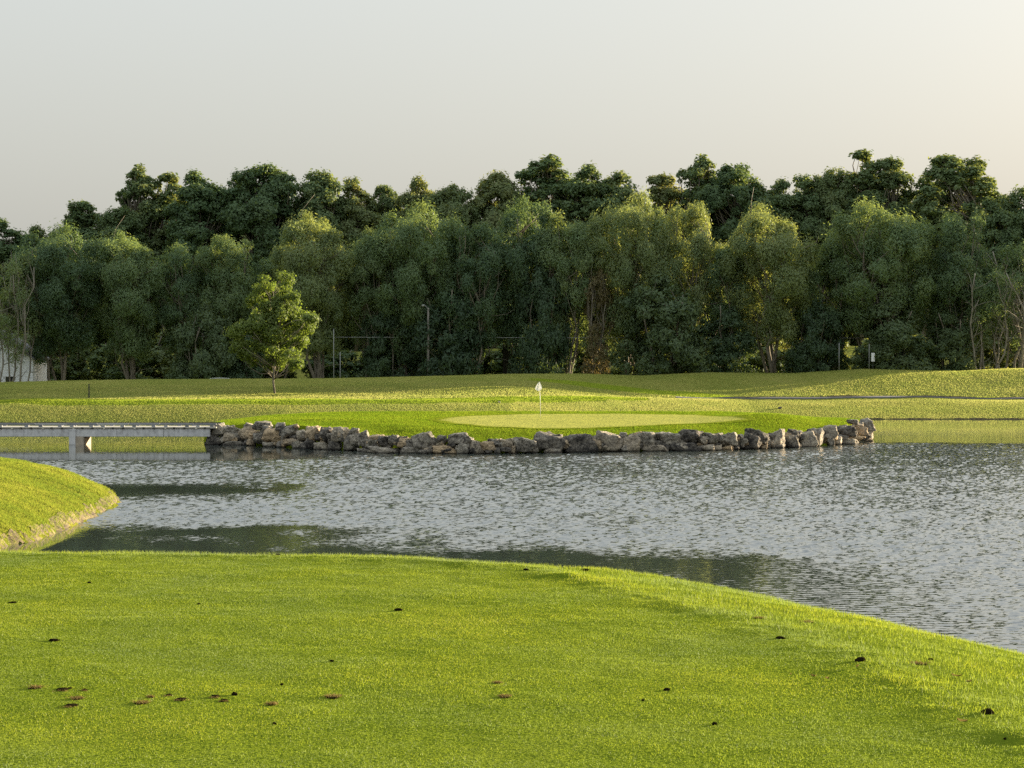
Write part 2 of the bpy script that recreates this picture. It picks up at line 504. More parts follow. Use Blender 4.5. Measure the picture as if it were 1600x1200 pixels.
# the tee: a raised lawn, its lip curving away to the right
TEE_Z = 4.5
LIP = [(-60, 25), (-12, 19.6), (-4.2, 18.7), (-1.2, 18.3), (0.15, 17.4), (0.87, 15.5), (1.54, 13.7), (1.86, 12.1), (2.12, 10), (2.6, 7), (3.3, 0), (5, -60), (-60, -60)]
def tee_s(X, Y):
    return poly_sdf(X, Y, LIP)
def tee_z(X, Y, fine=True):
    s = tee_s(X, Y)
    sp = np.maximum(s, 0)
    f = np.where(sp < 4, 0.045 * sp + 0.058 * sp * sp, 0.045 * 4 + 0.058 * 16 + 0.40 * (sp - 4) + 0.02 * (sp - 4))
    z = TEE_Z - f
    if fine:
        near = np.clip((26 - np.abs(Y)) / 4, 0, 1)
        z = z + near * (0.016 * (vnoise(X * 1.3, Y * 1.3, 3) - 0.5) + 0.010 * (vnoise(X * 4.2, Y * 3.4, 4) - 0.5) + 0.007 * (vnoise(X * 11, Y * 9, 5) - 0.5))
        lip = np.exp(-((s + 0.05) / 0.22) ** 2) * near
        z = z + lip * (0.03 * np.maximum(vnoise(X * 3.1, Y * 3.1, 9) - 0.42, 0) + 0.03 * np.maximum(vnoise(X * 9, Y * 9, 10) - 0.45, 0))
        z = z - 0.012 * np.exp(-((s + 0.55) / 0.35) ** 2) * near * 0.5
        z = z + near * np.clip(s, 0, 1) * (0.03 * (vnoise(X * 2.6, Y * 2.6, 12) - 0.5) + 0.015 * (vnoise(X * 8, Y * 8, 13) - 0.5))
    return z
me, V = grid_mesh('tee_ground', lines((-60, -6, 1.5), (-6, 7, 0.07), (7, 60, 1.5)), lines((-60, 7, 2.5), (7, 23, 0.07), (23, 60, 0.8)), tee_z)
tag(add('tee_ground', me, M['tee']), kind='structure')

# far side of the pond: bank, mown strip, hill in front of the wood
CREST_PX = [-200, 0, 100, 230, 400, 520, 650, 800, 900, 1000, 1100, 1240, 1350, 1450, 1500, 1590, 1750]
CREST_PY = [603, 598, 595.5, 593.5, 593, 592, 589, 585, 584.5, 587.5, 582.5, 584, 577, 579.5, 580, 576, 577]
def crest_d(X):          # the right-hand mound lies further back than the left-hand one
    return 256 + 18 * sstep((np.asarray(X, float) + 4) / 22)
CX, CZ = [], []
for p_, q_ in zip(CREST_PX, CREST_PY):
    dd_ = 256.0
    for _ in range(6): dd_ = float(crest_d(px_x(p_, dd_)))
    CX.append(px_x(p_, dd_)); CZ.append(px_z(q_, dd_))
def shore(X):
    return np.interp(X, [-80, -45, -20, 0, 12, 25, 60, 110], [194, 194, 196, 204, 219, 228.5, 228, 226])
def bank_h(X):
    return np.interp(X, [-60, -20, 0, 25, 60], [2.24, 2.26, 2.3, 1.75, 1.85])
def bank_r(X):
    return np.interp(X, [-60, -20, 0, 25, 60], [12, 12, 13, 15, 16])
def far_z(X, Y):
    W, E, Rn = shore(X), bank_h(X), bank_r(X)
    t = Y - W
    u = np.clip(t / Rn, 0, 1)
    z = E * (1 - (1 - u) ** 1.25)
    z = np.where(t < 0, np.maximum(-2.2, t * 0.5), z)
    C = np.interp(X, CX, CZ)
    d0 = W + Rn + 3
    z = z + np.where(t > 0, (C - E) * sstep((Y - d0) / (crest_d(X) - d0)), 0)
    z = z - 1.7 * sstep((Y - crest_d(X) - 2) / 12)
    z = z + 5.0 * sstep((Y - 296) / 36)      # the wood climbs a rise
    land = sstep((Y - W) / 20)
    z = z + land * (0.35 * (vnoise(X / 14, Y / 9, 21) - 0.5) + 0.16 * (vnoise(X / 4, Y / 3, 22) - 0.5)) * (1 - sstep((Y - 250) / 6))
    # the land also closes the pond on either hand and behind the tee
    side = np.maximum(sstep((-X - 75) / 40), sstep((X - 110) / 40))
    side = np.maximum(side, sstep((-Y - 5) / 40))
    z = np.where(z < 3.0, z + (3.0 - z) * side, z)
    return z
me, V = grid_mesh('ground', lines((-1500, -400, 110), (-400, -75, 20), (-75, 80, 0.9), (80, 400, 20), (400, 1500, 110)),
                  lines((-900, -60, 60), (-60, 188, 10), (188, 280, 0.6), (280, 380, 2.5), (380, 700, 30), (700, 2500, 200)), far_z)
Xv, Yv = V[:, 0], V[:, 1]
tt = Yv - shore(Xv); Rn = bank_r(Xv)
mown_l = sstep((tt - Rn + 3.2) / 1.2) * (1 - sstep((tt - Rn - 5) / 2)) * (1 - sstep((Xv - 8) / 14))
mown_r = sstep((Yv - 246.2) / 1) * (1 - sstep((Yv - 250.5) / 1.5)) * sstep((Xv + 4) / 12)
hill = 0.35 * sstep((Yv - 250) / 5)
set_attr(me, 'mown', np.maximum(mown_l, mown_r))
tag(add('ground', me, M['far']), kind='structure')

# the cart path along the far bank
def strip_mesh(name, pts, width, zf, lift, n=120):
    xs = np.array([p[0] for p in pts]); ys = np.array([p[1] for p in pts])
    X = np.linspace(xs[0], xs[-1], n); Y = np.interp(X, xs, ys)
    k = np.ones(9) / 9
    Y[4:-4] = np.convolve(Y, k, 'valid')
    V = []; q = []
    for j, o in enumerate((-width / 2, width / 2)):
        z = zf(X, Y + o)
        V.append(np.stack([X, Y + o, z + lift], 1)); 
    top = np.concatenate(V); bot = top.copy(); bot[:, 2] -= 0.12
    V = np.concatenate([top, bot])
    for i in range(n - 1):
        q += [(i, i + 1, n + i + 1, n + i), (i, 2 * n + i, 2 * n + i + 1, i + 1), (n + i, n + i + 1, 3 * n + i + 1, 3 * n + i)]
    return mesh_np(name, V, quads=q, smooth=False)
me = strip_mesh('cart_path', [(17.5, 243.3), (20, 243.5), (30, 244.2), (45, 245), (60, 246.2), (85, 248)], 1.7, lambda x, y: far_z(x, y), 0.14)
tag(add('cart_path', me, M['path']), kind='structure')

# a dark strip standing for the shadow on the cut above the path, and the mud line where the far bank meets the water
def ribbon(name, X, Y, z0, z1, dep, mat):
    n = len(X)
    V = np.concatenate([np.stack([X, Y, z0], 1), np.stack([X, Y, z1], 1), np.stack([X, Y + dep, z1], 1)])
    q = []
    for i in range(n - 1): q += [(i, i + 1, n + i + 1, n + i), (n + i, n + i + 1, 2 * n + i + 1, 2 * n + i)]
    return tag(add(name, mesh_np(name, V, quads=q), mat), kind='structure')
X = np.linspace(18, 70, 140)
Y = np.interp(X, [15, 20, 30, 45, 60, 85], [243.0, 243.5, 244.2, 245, 246.2, 248]) + 0.95
zz = far_z(X, Y)
ribbon('cut_shadow', X, Y, zz - 0.1, zz + 0.10 + 0.22 * vnoise(X / 3, X * 0, 71) * sstep((X - 18) / 8) * (1 - sstep((X - 52) / 16)), 0.35, M['soil_bank'])
X = np.linspace(-60, 66, 500)
Y = shore(X) - 0.05 + 0.3 * vnoise(X / 1.5, X * 0, 72)
ribbon('shore_mud', X, Y, X * 0 - 0.3, 0.05 + 0.09 * vnoise(X / 0.8, X * 0, 73), 0.6, M['soil_bank'])

# the peninsula on the left
PEN = [(-15.9, 66), (-16.4, 74.4), (-15.95, 75.7), (-16.0, 80.1), (-16.1, 85.2), (-16.35, 93.6), (-17.0, 98.7), (-18.2, 102), (-21, 105), (-27, 108), (-45, 112), (-90, 116), (-90, 60), (-40, 62)]
def pen_z(X, Y):
    s = -poly_sdf(X, Y, PEN) + 0.35 * (vnoise(X * 1.1, Y * 1.1, 31) - 0.5) + 0.18 * (vnoise(X * 3.3, Y * 3.3, 32) - 0.5)
    sp = np.maximum(s, 0)
    z = 0.14 * sstep(sp / 0.35) + 2.1 * (1 - np.exp(-sp / 3.3)) + 0.08 * (vnoise(X / 2, Y / 2, 33) - 0.5) + 0.06 * (vnoise(X * 1.5, Y * 1.5, 34) - 0.5) * np.clip(sp, 0, 1)
    return np.where(s < 0, np.maximum(-1.5, s * 0.6), z)
me, V = grid_mesh('left_bank_ground', lines((-90, -32, 2), (-32, -14.5, 0.2)), lines((58, 116, 0.28)), pen_z)
tag(add('left_bank_ground', me, M['bank']), kind='structure')
# bare soil face where the water undercuts the turf
me, V = grid_mesh('shoreline_soil', lines((-30, -14.8, 0.12)), lines((60, 112, 0.16)), lambda X, Y: pen_z(X, Y) + 0.02 + 0.05 * (vnoise(X * 4, Y * 4, 36) - 0.5),
                  keep=lambda X, Y: np.abs(-poly_sdf(X, Y, PEN) - 0.12 - 0.4 * (vnoise(X * 0.8, Y * 0.8, 35) - 0.5)) < 0.15)
tag(add('shoreline_soil', me, M['soil_bank']), kind='structure')

# the island green
BASE_PX = [325, 380, 450, 520, 600, 700, 800, 900, 1000, 1100, 1180, 1240, 1300, 1345, 1366]
BASE_PY = [695, 696, 700, 703.5, 708.5, 709.5, 709.5, 707.5, 706, 705, 702.5, 700, 697, 692, 688]
TOP_PY = [664, 661, 663, 668, 686, 686, 689, 680, 677, 679, 680, 674, 669, 662, 656]
def base_d(px):
    return EYE * FPX / (np.interp(px, BASE_PX, BASE_PY) - HOR)
front = [(px_x(p, base_d(p)), float(base_d(p))) for p in BASE_PX]
ISL = front + [(28.6, 176), (27.5, 184), (22, 192), (8, 197), (-8, 196), (-19, 190), (-24, 180), (-24, 168)]
ISL_IN = [(x, y + 1.5) for x, y in front] + ISL[len(front):]
wall_x = [p[0] for p in front]
wall_h = [float((b - t) / FPX * base_d(p)) for p, b, t in zip(BASE_PX, BASE_PY, TOP_PY)]
def isl_z(X, Y):
    s = -poly_sdf(X, Y, ISL) - 1.5
    edge = np.interp(X, wall_x, wall_h) - 0.12
    plat = 1.36 + 0.0135 * (Y - 153)
    plat = plat + 0.62 * np.exp(-((X - 20.5) / 4.5) ** 2 - ((Y - 167) / 6) ** 2) + 0.12 * np.exp(-((X + 13) / 5) ** 2 - ((Y - 166) / 6) ** 2)
    plat = np.minimum(plat, 1.36 + 0.0135 * 27 + 0.62)
    k = sstep(s / 7.0) ** 0.75
    z = edge * (1 - k) + plat * k
    z = z + 0.05 * (vnoise(X / 1.6, Y / 1.6, 41) - 0.5) + 0.02 * (vnoise(X * 2, Y * 2, 42) - 0.5)
    z = z - 0.45 * sstep((Y - 184) / 8)
    return np.where(s < 0, np.maximum(edge * 0.0 - 1.5, edge - (-s) * 4.5), z)
me, V = grid_mesh('island_ground', lines((-27, 32, 0.4)), lines((143, 201, 0.4)), isl_z)
tag(add('island_ground', me, M['island']), kind='structure')

# the putting surface, mown closer: an outline of its own
GREEN = []
gp = [(672, 657), (700, 662.5), (760, 668.5), (830, 671), (920, 670.5), (1000, 667), (1080, 663), (1150, 660.5), (1180, 656.5), (1170, 651.5), (1100, 648.5), (1000, 647.2), (900, 646.8), (800, 647.5), (730, 650), (690, 653)]
def green_pt(px, py):
    d = 150.0
    for d in np.arange(148, 192, 0.1):          # walk out along the sight line until it meets the turf
        x = px_x(px, d)
        if px_z(py, d) <= float(isl_z(np.array([x]), np.array([d]))[0]) and d > 150: break
    return (x, float(d))
GREEN = [green_pt(*p) for p in gp]
gx = [p[0] for p in GREEN]; gy = [p[1] for p in GREEN]
GREEN = [(x, min(y, 181.0)) for x, y in GREEN]
me, V = grid_mesh('putting_green', lines((min(gx) - 1, max(gx) + 1, 0.22)), lines((149, 183, 0.22)), lambda X, Y: isl_z(X, Y) + 0.035,
                  keep=lambda X, Y: poly_sdf(X, Y, GREEN) < 0)
set_attr(me, 'mown', np.clip(-poly_sdf(V[:, 0], V[:, 1], GREEN) / 1.5, 0, 1))
tag(add('putting_green', me, M['green']), kind='structure')

# ------------------------------------------------------------------ water
def calm(X, Y):
    """1 where the wind ruffles the pond, near 0 in the lee"""
    wob = 5.0 * (vnoise(X / 6, Y / 9, 51) - 0.5) + 3.0 * (vnoise(X / 1.5, Y / 2.5, 52) - 0.5)
    d = Y + wob
    A = np.ones(X.shape)
    lee1 = sstep((1.5 - (X + 1.6 * wob)) / 15) * (1 - sstep((d - 79) / 7))                    # beside the tee and the left bank
    lee0 = (1 - sstep((d - (72.5 + np.clip(-X, -12, 0) * 0.45)) / 6.0)) * (1 - sstep((X - 6) / 9))
    lee2 = sstep((-10.5 - (X + 1.5 * wob)) / 6) * np.exp(-((d - 104) / 6.0) ** 2)
    lee3 = sstep((d - 135.5 + np.clip(X + 20, -30, 0) * 0.1) / 3.5) * sstep((-9.5 - X) / 5)                  # round the bridge
    lee4 = sstep((d - 163) / 3.5)
    A = A * (1 - 0.93 * lee1) * (1 - 0.9 * lee0) * (1 - 0.95 * np.clip(lee2, 0, 1)) * (1 - 0.955 * lee3) * (1 - 0.955 * lee4)
    return A * (0.8 + 0.4 * vnoise(X / 5, Y / 4, 53))
NW = 64
wr = np.random.default_rng(11)
wl = np.exp(wr.uniform(math.log(0.25), math.log(0.5), NW))
th = R(78) + wr.normal(0, 0.6, NW)
KX, KY = 2 * np.pi / wl * np.cos(th), 2 * np.pi / wl * np.sin(th)
PH = wr.uniform(0, 2 * np.pi, NW)
SLOPE = 0.27
AMP = SLOPE * math.sqrt(2.0 / NW) * wl / (2 * np.pi)
def water_z(X, Y):
    Z = np.zeros(X.shape, np.float32)
    Xf = X.astype(np.float32); Yf = Y.astype(np.float32)
    for i in range(NW):
        Z += np.float32(AMP[i]) * np.sin(np.float32(KX[i]) * Xf + np.float32(KY[i]) * Yf + np.float32(PH[i]))
    fine = ((X > -40) & (X < 41) & (Y > 44) & (Y < 172))
    return np.where(fine, Z * calm(X, Y), 0)
ys = [44.0]
while ys[-1] < 172: ys.append(ys[-1] + 0.0020 * ys[-1])
xs = np.concatenate([lines((-400, -37, 33)), lines((-36.5, 38, 0.13))[:-1], lines((38, 400, 33))])
ys = np.concatenate([lines((18, 43.5, 5)), np.array(ys), lines((175, 240, 4))])
me, V = grid_mesh('water', xs, ys, water_z, coarse=lambda X, Y: np.all(np.abs(X) > 0.24 * Y + 1.5) or np.all(Y < 43) or np.all(Y > 173))
set_attr(me, 'ruffle', calm(V[:, 0], V[:, 1]))
tag(add('water', me, M['water']), kind='structure')

# ------------------------------------------------------------------ trees
def leaf_quads(C, rad, n, size, rg, asp=0.45, up=0.2, droop=0.0, crown=None, shell=0.55):
    """n leaves through the outer part of one clump"""
    u = rg.normal(size=(n, 3)); u /= np.linalg.norm(u, axis=1)[:, None]
    r = rad * (shell + (1 - shell) * rg.random(n) ** 0.7)[:, None]
    lump = 1 + 0.28 * np.sin(u[:, :1] * 5 + C[0]) * np.sin(u[:, 1:2] * 5 + C[1]) * np.sin(u[:, 2:3] * 4 + C[2])
    p = C + u * r * lump * np.array([1, 1, 1.3 if droop > 0.7 else 0.85])
    nrm = u * 0.8 + rg.normal(size=(n, 3)) * 0.45 + np.array([0, 0, up])
    if crown is not None:
        o = C - crown; nrm = nrm + 0.45 * o / (np.linalg.norm(o) + 1e-6)
    nrm /= np.linalg.norm(nrm, axis=1)[:, None]
    ax = rg.normal(size=(n, 3)) + np.array([0, 0, -droop])
    ax -= (ax * nrm).sum(1)[:, None] * nrm
    ax /= np.linalg.norm(ax, axis=1)[:, None] + 1e-9
    bx = np.cross(nrm, ax)
    L = size * (0.6 + 0.8 * rg.random(n))[:, None]; Wd = L * asp
    return np.stack([p - ax * L * 0.5, p + bx * Wd * 0.5, p + ax * L * 0.5, p - bx * Wd * 0.5], 1)

def limb(mb, p0, p1, r0, r1, rg, bend=0.08, n=5, sides=6):
    p0 = np.array(p0, float); p1 = np.array(p1, float)
    L = np.linalg.norm(p1 - p0)
    off = rg.normal(size=3) * L * bend
    pts, rad = [], []
    for i in range(n):
        t = i / (n - 1)
        pts.append(p0 + (p1 - p0) * t + off * math.sin(math.pi * t) + rg.normal(size=3) * L * 0.012 * (0 < i < n - 1))
        rad.append(r0 + (r1 - r0) * t)
    mb.tube(pts, rad, sides)
    return pts

def tree_meshes(name, seed, H, W, base, clumps, crad, leaf, per, asp, droop, stems, lean, prof, stem_r=0.16, sparse=1.0, dead=0, spread=0.6, given=None, near=0.66, trunk_bend=0.05):
    """returns crown mesh, trunk mesh of a tree of height H, crown width W, crown starting at base*H"""
    rg = np.random.default_rng(seed)
    mb = MB(); Q = []
    tops = []
    for k in range(stems):
        a = 2 * math.pi * (k + rg.random() * 0.6) / stems
        b0 = np.array([math.cos(a), math.sin(a), 0]) * (spread * rg.random() if stems > 1 else 0)
        h = H * (0.62 + 0.3 * rg.random()) if stems > 1 else H * 0.88
        e = b0 + np.array([math.cos(a) * lean * W * (0.4 + 0.6 * rg.random()), math.sin(a) * lean * W * (0.4 + 0.6 * rg.random()), h])
        tops.append((limb(mb, b0 - np.array([0, 0, 0.4]), e, stem_r * (0.8 + 0.5 * rg.random()), 0.05, rg, trunk_bend, 8, 7), h))
    cen = np.array([0, 0, H * (base + (1 - base) * 0.5)])
    # the crown is a cluster of billows, each billow a cluster of leaf clumps
    lobes = [] if given is None else given
    tries = 0 if given is None else 9999
    while len(lobes) < clumps and tries < 4000:
        tries += 1
        t = rg.random() ** 0.75
        lr = crad * (0.7 + 0.6 * rg.random())
        rr = max(np.interp(t, prof[0], prof[1]) * W / 2 - lr * 0.8, 0.05)
        a = rg.random() * 2 * math.pi
        f = rg.random() ** 0.45
        p = np.array([math.cos(a) * rr * f, math.sin(a) * rr * f, H * base + t * H * (1 - base) - lr * 0.85])
        if any(np.linalg.norm(p - q[0]) < near * (lr + q[1]) for q in lobes): continue
        lobes.append((p, lr))
    pts = []
    for p, lr in lobes:
        m = int(10 + 5 * rg.random())
        for k in range(m):
            u = rg.normal(size=3) + np.array([0, 0, 0.35]) + 0.5 * (p - cen) / (np.linalg.norm(p - cen) + 1e-6)
            u /= np.linalg.norm(u)
            cr = lr * (0.26 + 0.34 * rg.random() ** 1.5)
            pts.append((p + u * (lr - cr * 0.6) * (0.7 + 0.5 * rg.random()), cr))
    for ci, (p, cr) in enumerate(pts):
        n = int(per * cr * cr * sparse)
        Q.append(leaf_quads(p, cr, n, leaf, rg, asp, 0.25, droop, cen))
        m = int(n * 0.2)       # loose sprays feathering the clump's outline
        Q.append(leaf_quads(p + np.array([0, 0, cr * 0.15]), cr * 1.36, m, leaf, rg, asp, 0.25, droop, cen, 0.75))
        if ci % 3: continue
        st = tops[int(rg.integers(len(tops)))] if rg.random() < 0.3 else min(tops, key=lambda s: min(np.linalg.norm(np.array(q)[:2] - p[:2]) for q in s[0]))
        pl = st[0]
        zs = [q[2] for q in pl]
        zt = max(p[2] - 0.30 * H * (0.4 + rg.random() * 0.6) , H * base * 0.7)
        i = int(np.clip(np.searchsorted(zs, zt), 1, len(pl) - 1))
        t = np.clip((zt - zs[i - 1]) / max(zs[i] - zs[i - 1], 1e-6), 0, 1)
        a0 = np.array(pl[i - 1]) * (1 - t) + np.array(pl[i]) * t
        limb(mb, a0, p, stem_r * 0.42 * (0.6 + 0.5 * rg.random()), 0.025, rg, 0.07, 4, 5)
    for k in range(dead):       # bare twigs among and below the leaves
        st = tops[int(rg.integers(len(tops)))][0]
        q = np.array(st[int(rg.integers(1, len(st) - 1))])
        e = q + np.array([rg.normal() * W * 0.16, rg.normal() * W * 0.16, abs(rg.normal()) * H * 0.16 + 0.6])
        limb(mb, q, e, 0.045, 0.012, rg, 0.08, 4, 4)
    Q = np.concatenate(Q)
    nq = len(Q)
    cm = mesh_np(name + '_crown', Q.reshape(-1, 3), quads=np.arange(nq * 4).reshape(-1, 4))
    tm = mb.mesh(name + '_trunk', True)
    return cm, tm, H, W

PROF_W = ([0, 0.15, 0.45, 0.75, 0.92, 1.0], [0.45, 0.75, 1.0, 0.98, 0.82, 0.55])
PROF_O = ([0, 0.2, 0.45, 0.65, 0.82, 0.93, 1.0], [0.55, 0.9, 1.0, 0.96, 0.8, 0.6, 0.36])
PROF_S = ([0, 0.25, 0.6, 0.85, 1.0], [0.85, 1.0, 0.95, 0.75, 0.4])
SPEC = {}
for k in range(6):
    SPEC['willow%d' % k] = (tree_meshes('willow', 100 + k, 19, [9.5, 11, 8.5, 10, 12, 10.5][k], 0.31, [21, 25, 19, 22, 27, 23][k], [1.75, 1.9, 1.6, 1.75, 2.05, 1.7][k], 0.36, 330, 0.27, 1.0, [4, 5, 3, 5, 6, 4][k], 0.26, PROF_W, 0.17, dead=14), 'willow', 'bark')
SPEC['thin0'] = (tree_meshes('willow', 131, 17, 9, 0.30, 17, 1.5, 0.34, 130, 0.26, 1.0, 9, 0.33, PROF_W, 0.13, dead=90, spread=2.4), 'willow', 'pale_bark')
SPEC['thin1'] = (tree_meshes('willow', 132, 16, 8, 0.40, 12, 1.4, 0.34, 130, 0.26, 1.0, 8, 0.30, PROF_W, 0.12, dead=80, spread=2.4), 'willow', 'pale_bark')
for k in range(6):
    SPEC['oak%d' % k] = (tree_meshes('oak', 200 + k, 27, [11, 13, 10, 14, 9, 12][k], 0.30, [34, 42, 30, 44, 30, 38][k], [1.9, 2.0, 1.7, 2.1, 1.6, 1.8][k], 0.42, 165, 0.6, 0.2, [1, 2, 1, 2, 1, 2][k], 0.14, PROF_O, 0.26, near=0.5), 'oak', 'bark')
for k in range(2):
    SPEC['airy%d' % k] = (tree_meshes('oak', 250 + k, 27, [9, 10.5][k], 0.30, [60, 70][k], [1.25, 1.35][k], 0.44, 150, 0.6, 0.2, 2, 0.16, PROF_O, 0.24, near=0.58), 'oak', 'bark')
for k in range(3):
    SPEC['deep%d' % k] = (tree_meshes('oak', 270 + k, 26, 12, 0.05, 40, 2.4, 0.85, 55, 0.6, 0.2, 2, 0.12, PROF_S, 0.24, near=0.5), 'oak', 'bark')
SPEC['poplar'] = (tree_meshes('poplar', 231, 27, 6.5, 0.30, 34, 1.25, 0.48, 150, 0.62, 0.2, 1, 0.05, ([0, 0.2, 0.5, 0.8, 1.0], [0.8, 1.0, 0.95, 0.7, 0.3]), 0.24), 'oak', 'bark')
for k in range(3):
    SPEC['bush%d' % k] = (tree_meshes('bush', 300 + k, 8, [7, 8.5, 6][k], 0.04, [16, 19, 14][k], 1.45, 0.34, 280, 0.36, 0.3, 5, 0.3, PROF_S, 0.08), 'shaded_shrub', 'bark')
for k in range(2):
    SPEC['dark_bush%d' % k] = (tree_meshes('bush', 320 + k, 8, 7, 0.03, 16, 1.4, 0.42, 200, 0.5, 0.3, 4, 0.3, PROF_S, 0.08), 'oak', 'bark')
SPEC['dry'] = (tree_meshes('bush', 331, 8, 5, 0.25, 9, 1.1, 0.34, 150, 0.3, 0.6, 5, 0.3, PROF_S, 0.07, dead=30), 'dry_leaf', 'bark')

first_of = {}
def plant(name, spec, px, top, width, d, label, cat, group, yaw=None, base_z=None):
    (cm, tm, H, W), lm, bm = SPEC[spec]
    X = px_x(px, d)
    bz = float(far_z(np.array([X]), np.array([d]))[0]) if base_z is None else base_z
    h = px_z(top, d) - bz
    ww = width * d / FPX
    if spec not in first_of:
        e = empty(name, (0, 0, 0), label, cat, group)
        add('crown', cm, M[lm], e); add('trunk', tm, M[bm], e)
        first_of[spec] = e
    else:
        e = copy_tree(first_of[spec]); e.name = name
        tag(e, label, cat, group)
    rr = random.Random(int(px * 13 + d))
    e.location = (X, d, bz)
    e.rotation_euler = (0, 0, rr.uniform(0, 6.28) if yaw is None else yaw)
    k = ww / W
    e.scale = (k, k, h / H)
    return e

GW = 'pale green willows along the edge of the wood'
WILLOWS = [
 (14, 396, 110, 'thin1', 278, 'pale willow standing in front of the white house'),
 (95, 358, 165, 'willow4', 283, 'wide sunlit willow just right of the white house'),
 (205, 368, 130, 'willow1', 282, 'rounded willow with a bright top right of the widest left-hand willow'),
 (284, 374, 100, 'willow2', 284, 'narrow willow behind the hidden silver car, left of it'),
 (352, 370, 120, 'willow3', 285, 'willow rising just left behind the lone yellow-green tree'),
 (430, 392, 90, 'willow2', 288, 'dim willow directly behind the lone yellow-green tree'),
 (498, 338, 145, 'willow1', 283, 'tall willow right of the lone yellow-green tree with a dark gap under its right side'),
 (585, 362, 120, 'willow0', 285, 'willow between the dark gap and the street lamp'),
 (652, 324, 160, 'willow4', 284, 'broad domed willow above the street lamp'),
 (742, 352, 120, 'willow3', 282, 'lower willow left of the flagstick with a shed at its foot'),
 (812, 314, 140, 'willow1', 285, 'tall willow behind and a little left of the flagstick'),
 (885, 338, 120, 'willow0', 283, 'willow just right behind the flagstick'),
 (985, 310, 150, 'willow4', 284, 'highest domed willow near the middle of the wood'),
 (1080, 320, 120, 'willow3', 285, 'willow right of the highest dome with bare limbs showing under its crown'),
 (1140, 372, 90, 'willow2', 284, 'narrow shaded willow in the gap between two bright domes right of centre'),
 (1205, 326, 165, 'willow1', 282, 'tall willow with a bright left shoulder right of centre'),
 (1300, 392, 100, 'willow2', 284, 'low willow behind the left white marker post'),
 (1372, 322, 185, 'willow4', 282, 'broadest willow on the right with sunlit billows down its side'),
 (1490, 336, 135, 'willow3', 283, 'willow right of the broadest one under the big dark oak'),
]
for px, top, wd, sp, d, lab in WILLOWS:
    plant('willow_tree', sp, px, top, wd, d, lab, 'tree', GW)
THIN = [(1540, 400, 110, 'thin1', 281, 'thin willow with crossed bare grey stems near the right edge'),
        (1600, 366, 150, 'thin0', 283, 'many-stemmed half bare willow cut by the right edge of the picture')]
for px, top, wd, sp, d, lab in THIN:
    plant('willow_tree', sp, px, top, wd, d, lab, 'tree', GW)

GB = 'small trees and bushes in front of the willows'
BUSHES = [
 (320, 474, 115, 'bush1', 279, 'round pale small tree behind the silver car'),
 (385, 500, 80, 'bush2', 280, 'small leafy tree at the left shoulder of the lone yellow-green tree'),
 (612, 470, 120, 'bush1', 284, 'shaded bush left of the street lamp'),
 (700, 440, 120, 'bush0', 281, 'rounded small tree right of the street lamp'),
 (850, 400, 110, 'bush1', 282, 'middle sized tree above the flag'),
 (935, 412, 60, 'dry', 281, 'yellowed half dry small tree right of the flag'),
 (1035, 430, 165, 'bush1', 279, 'broad low tree with a sunlit right edge right of centre'),
 (1130, 468, 110, 'bush0', 282, 'bush between the broad low tree and the tall right willow'),
 (1275, 470, 110, 'bush1', 281, 'bush left of the left white marker post'),
 (1395, 452, 125, 'bush0', 279, 'sunlit bush on the broadest right willow'),
 (1480, 480, 90, 'bush2', 280, 'bush left of the crossed bare stems'),
]
for px, top, wd, sp, d, lab in BUSHES:
    plant('small_tree' if top < 500 else 'bush', sp, px, top, wd, d, lab, 'tree' if top < 500 else 'bush', GB)

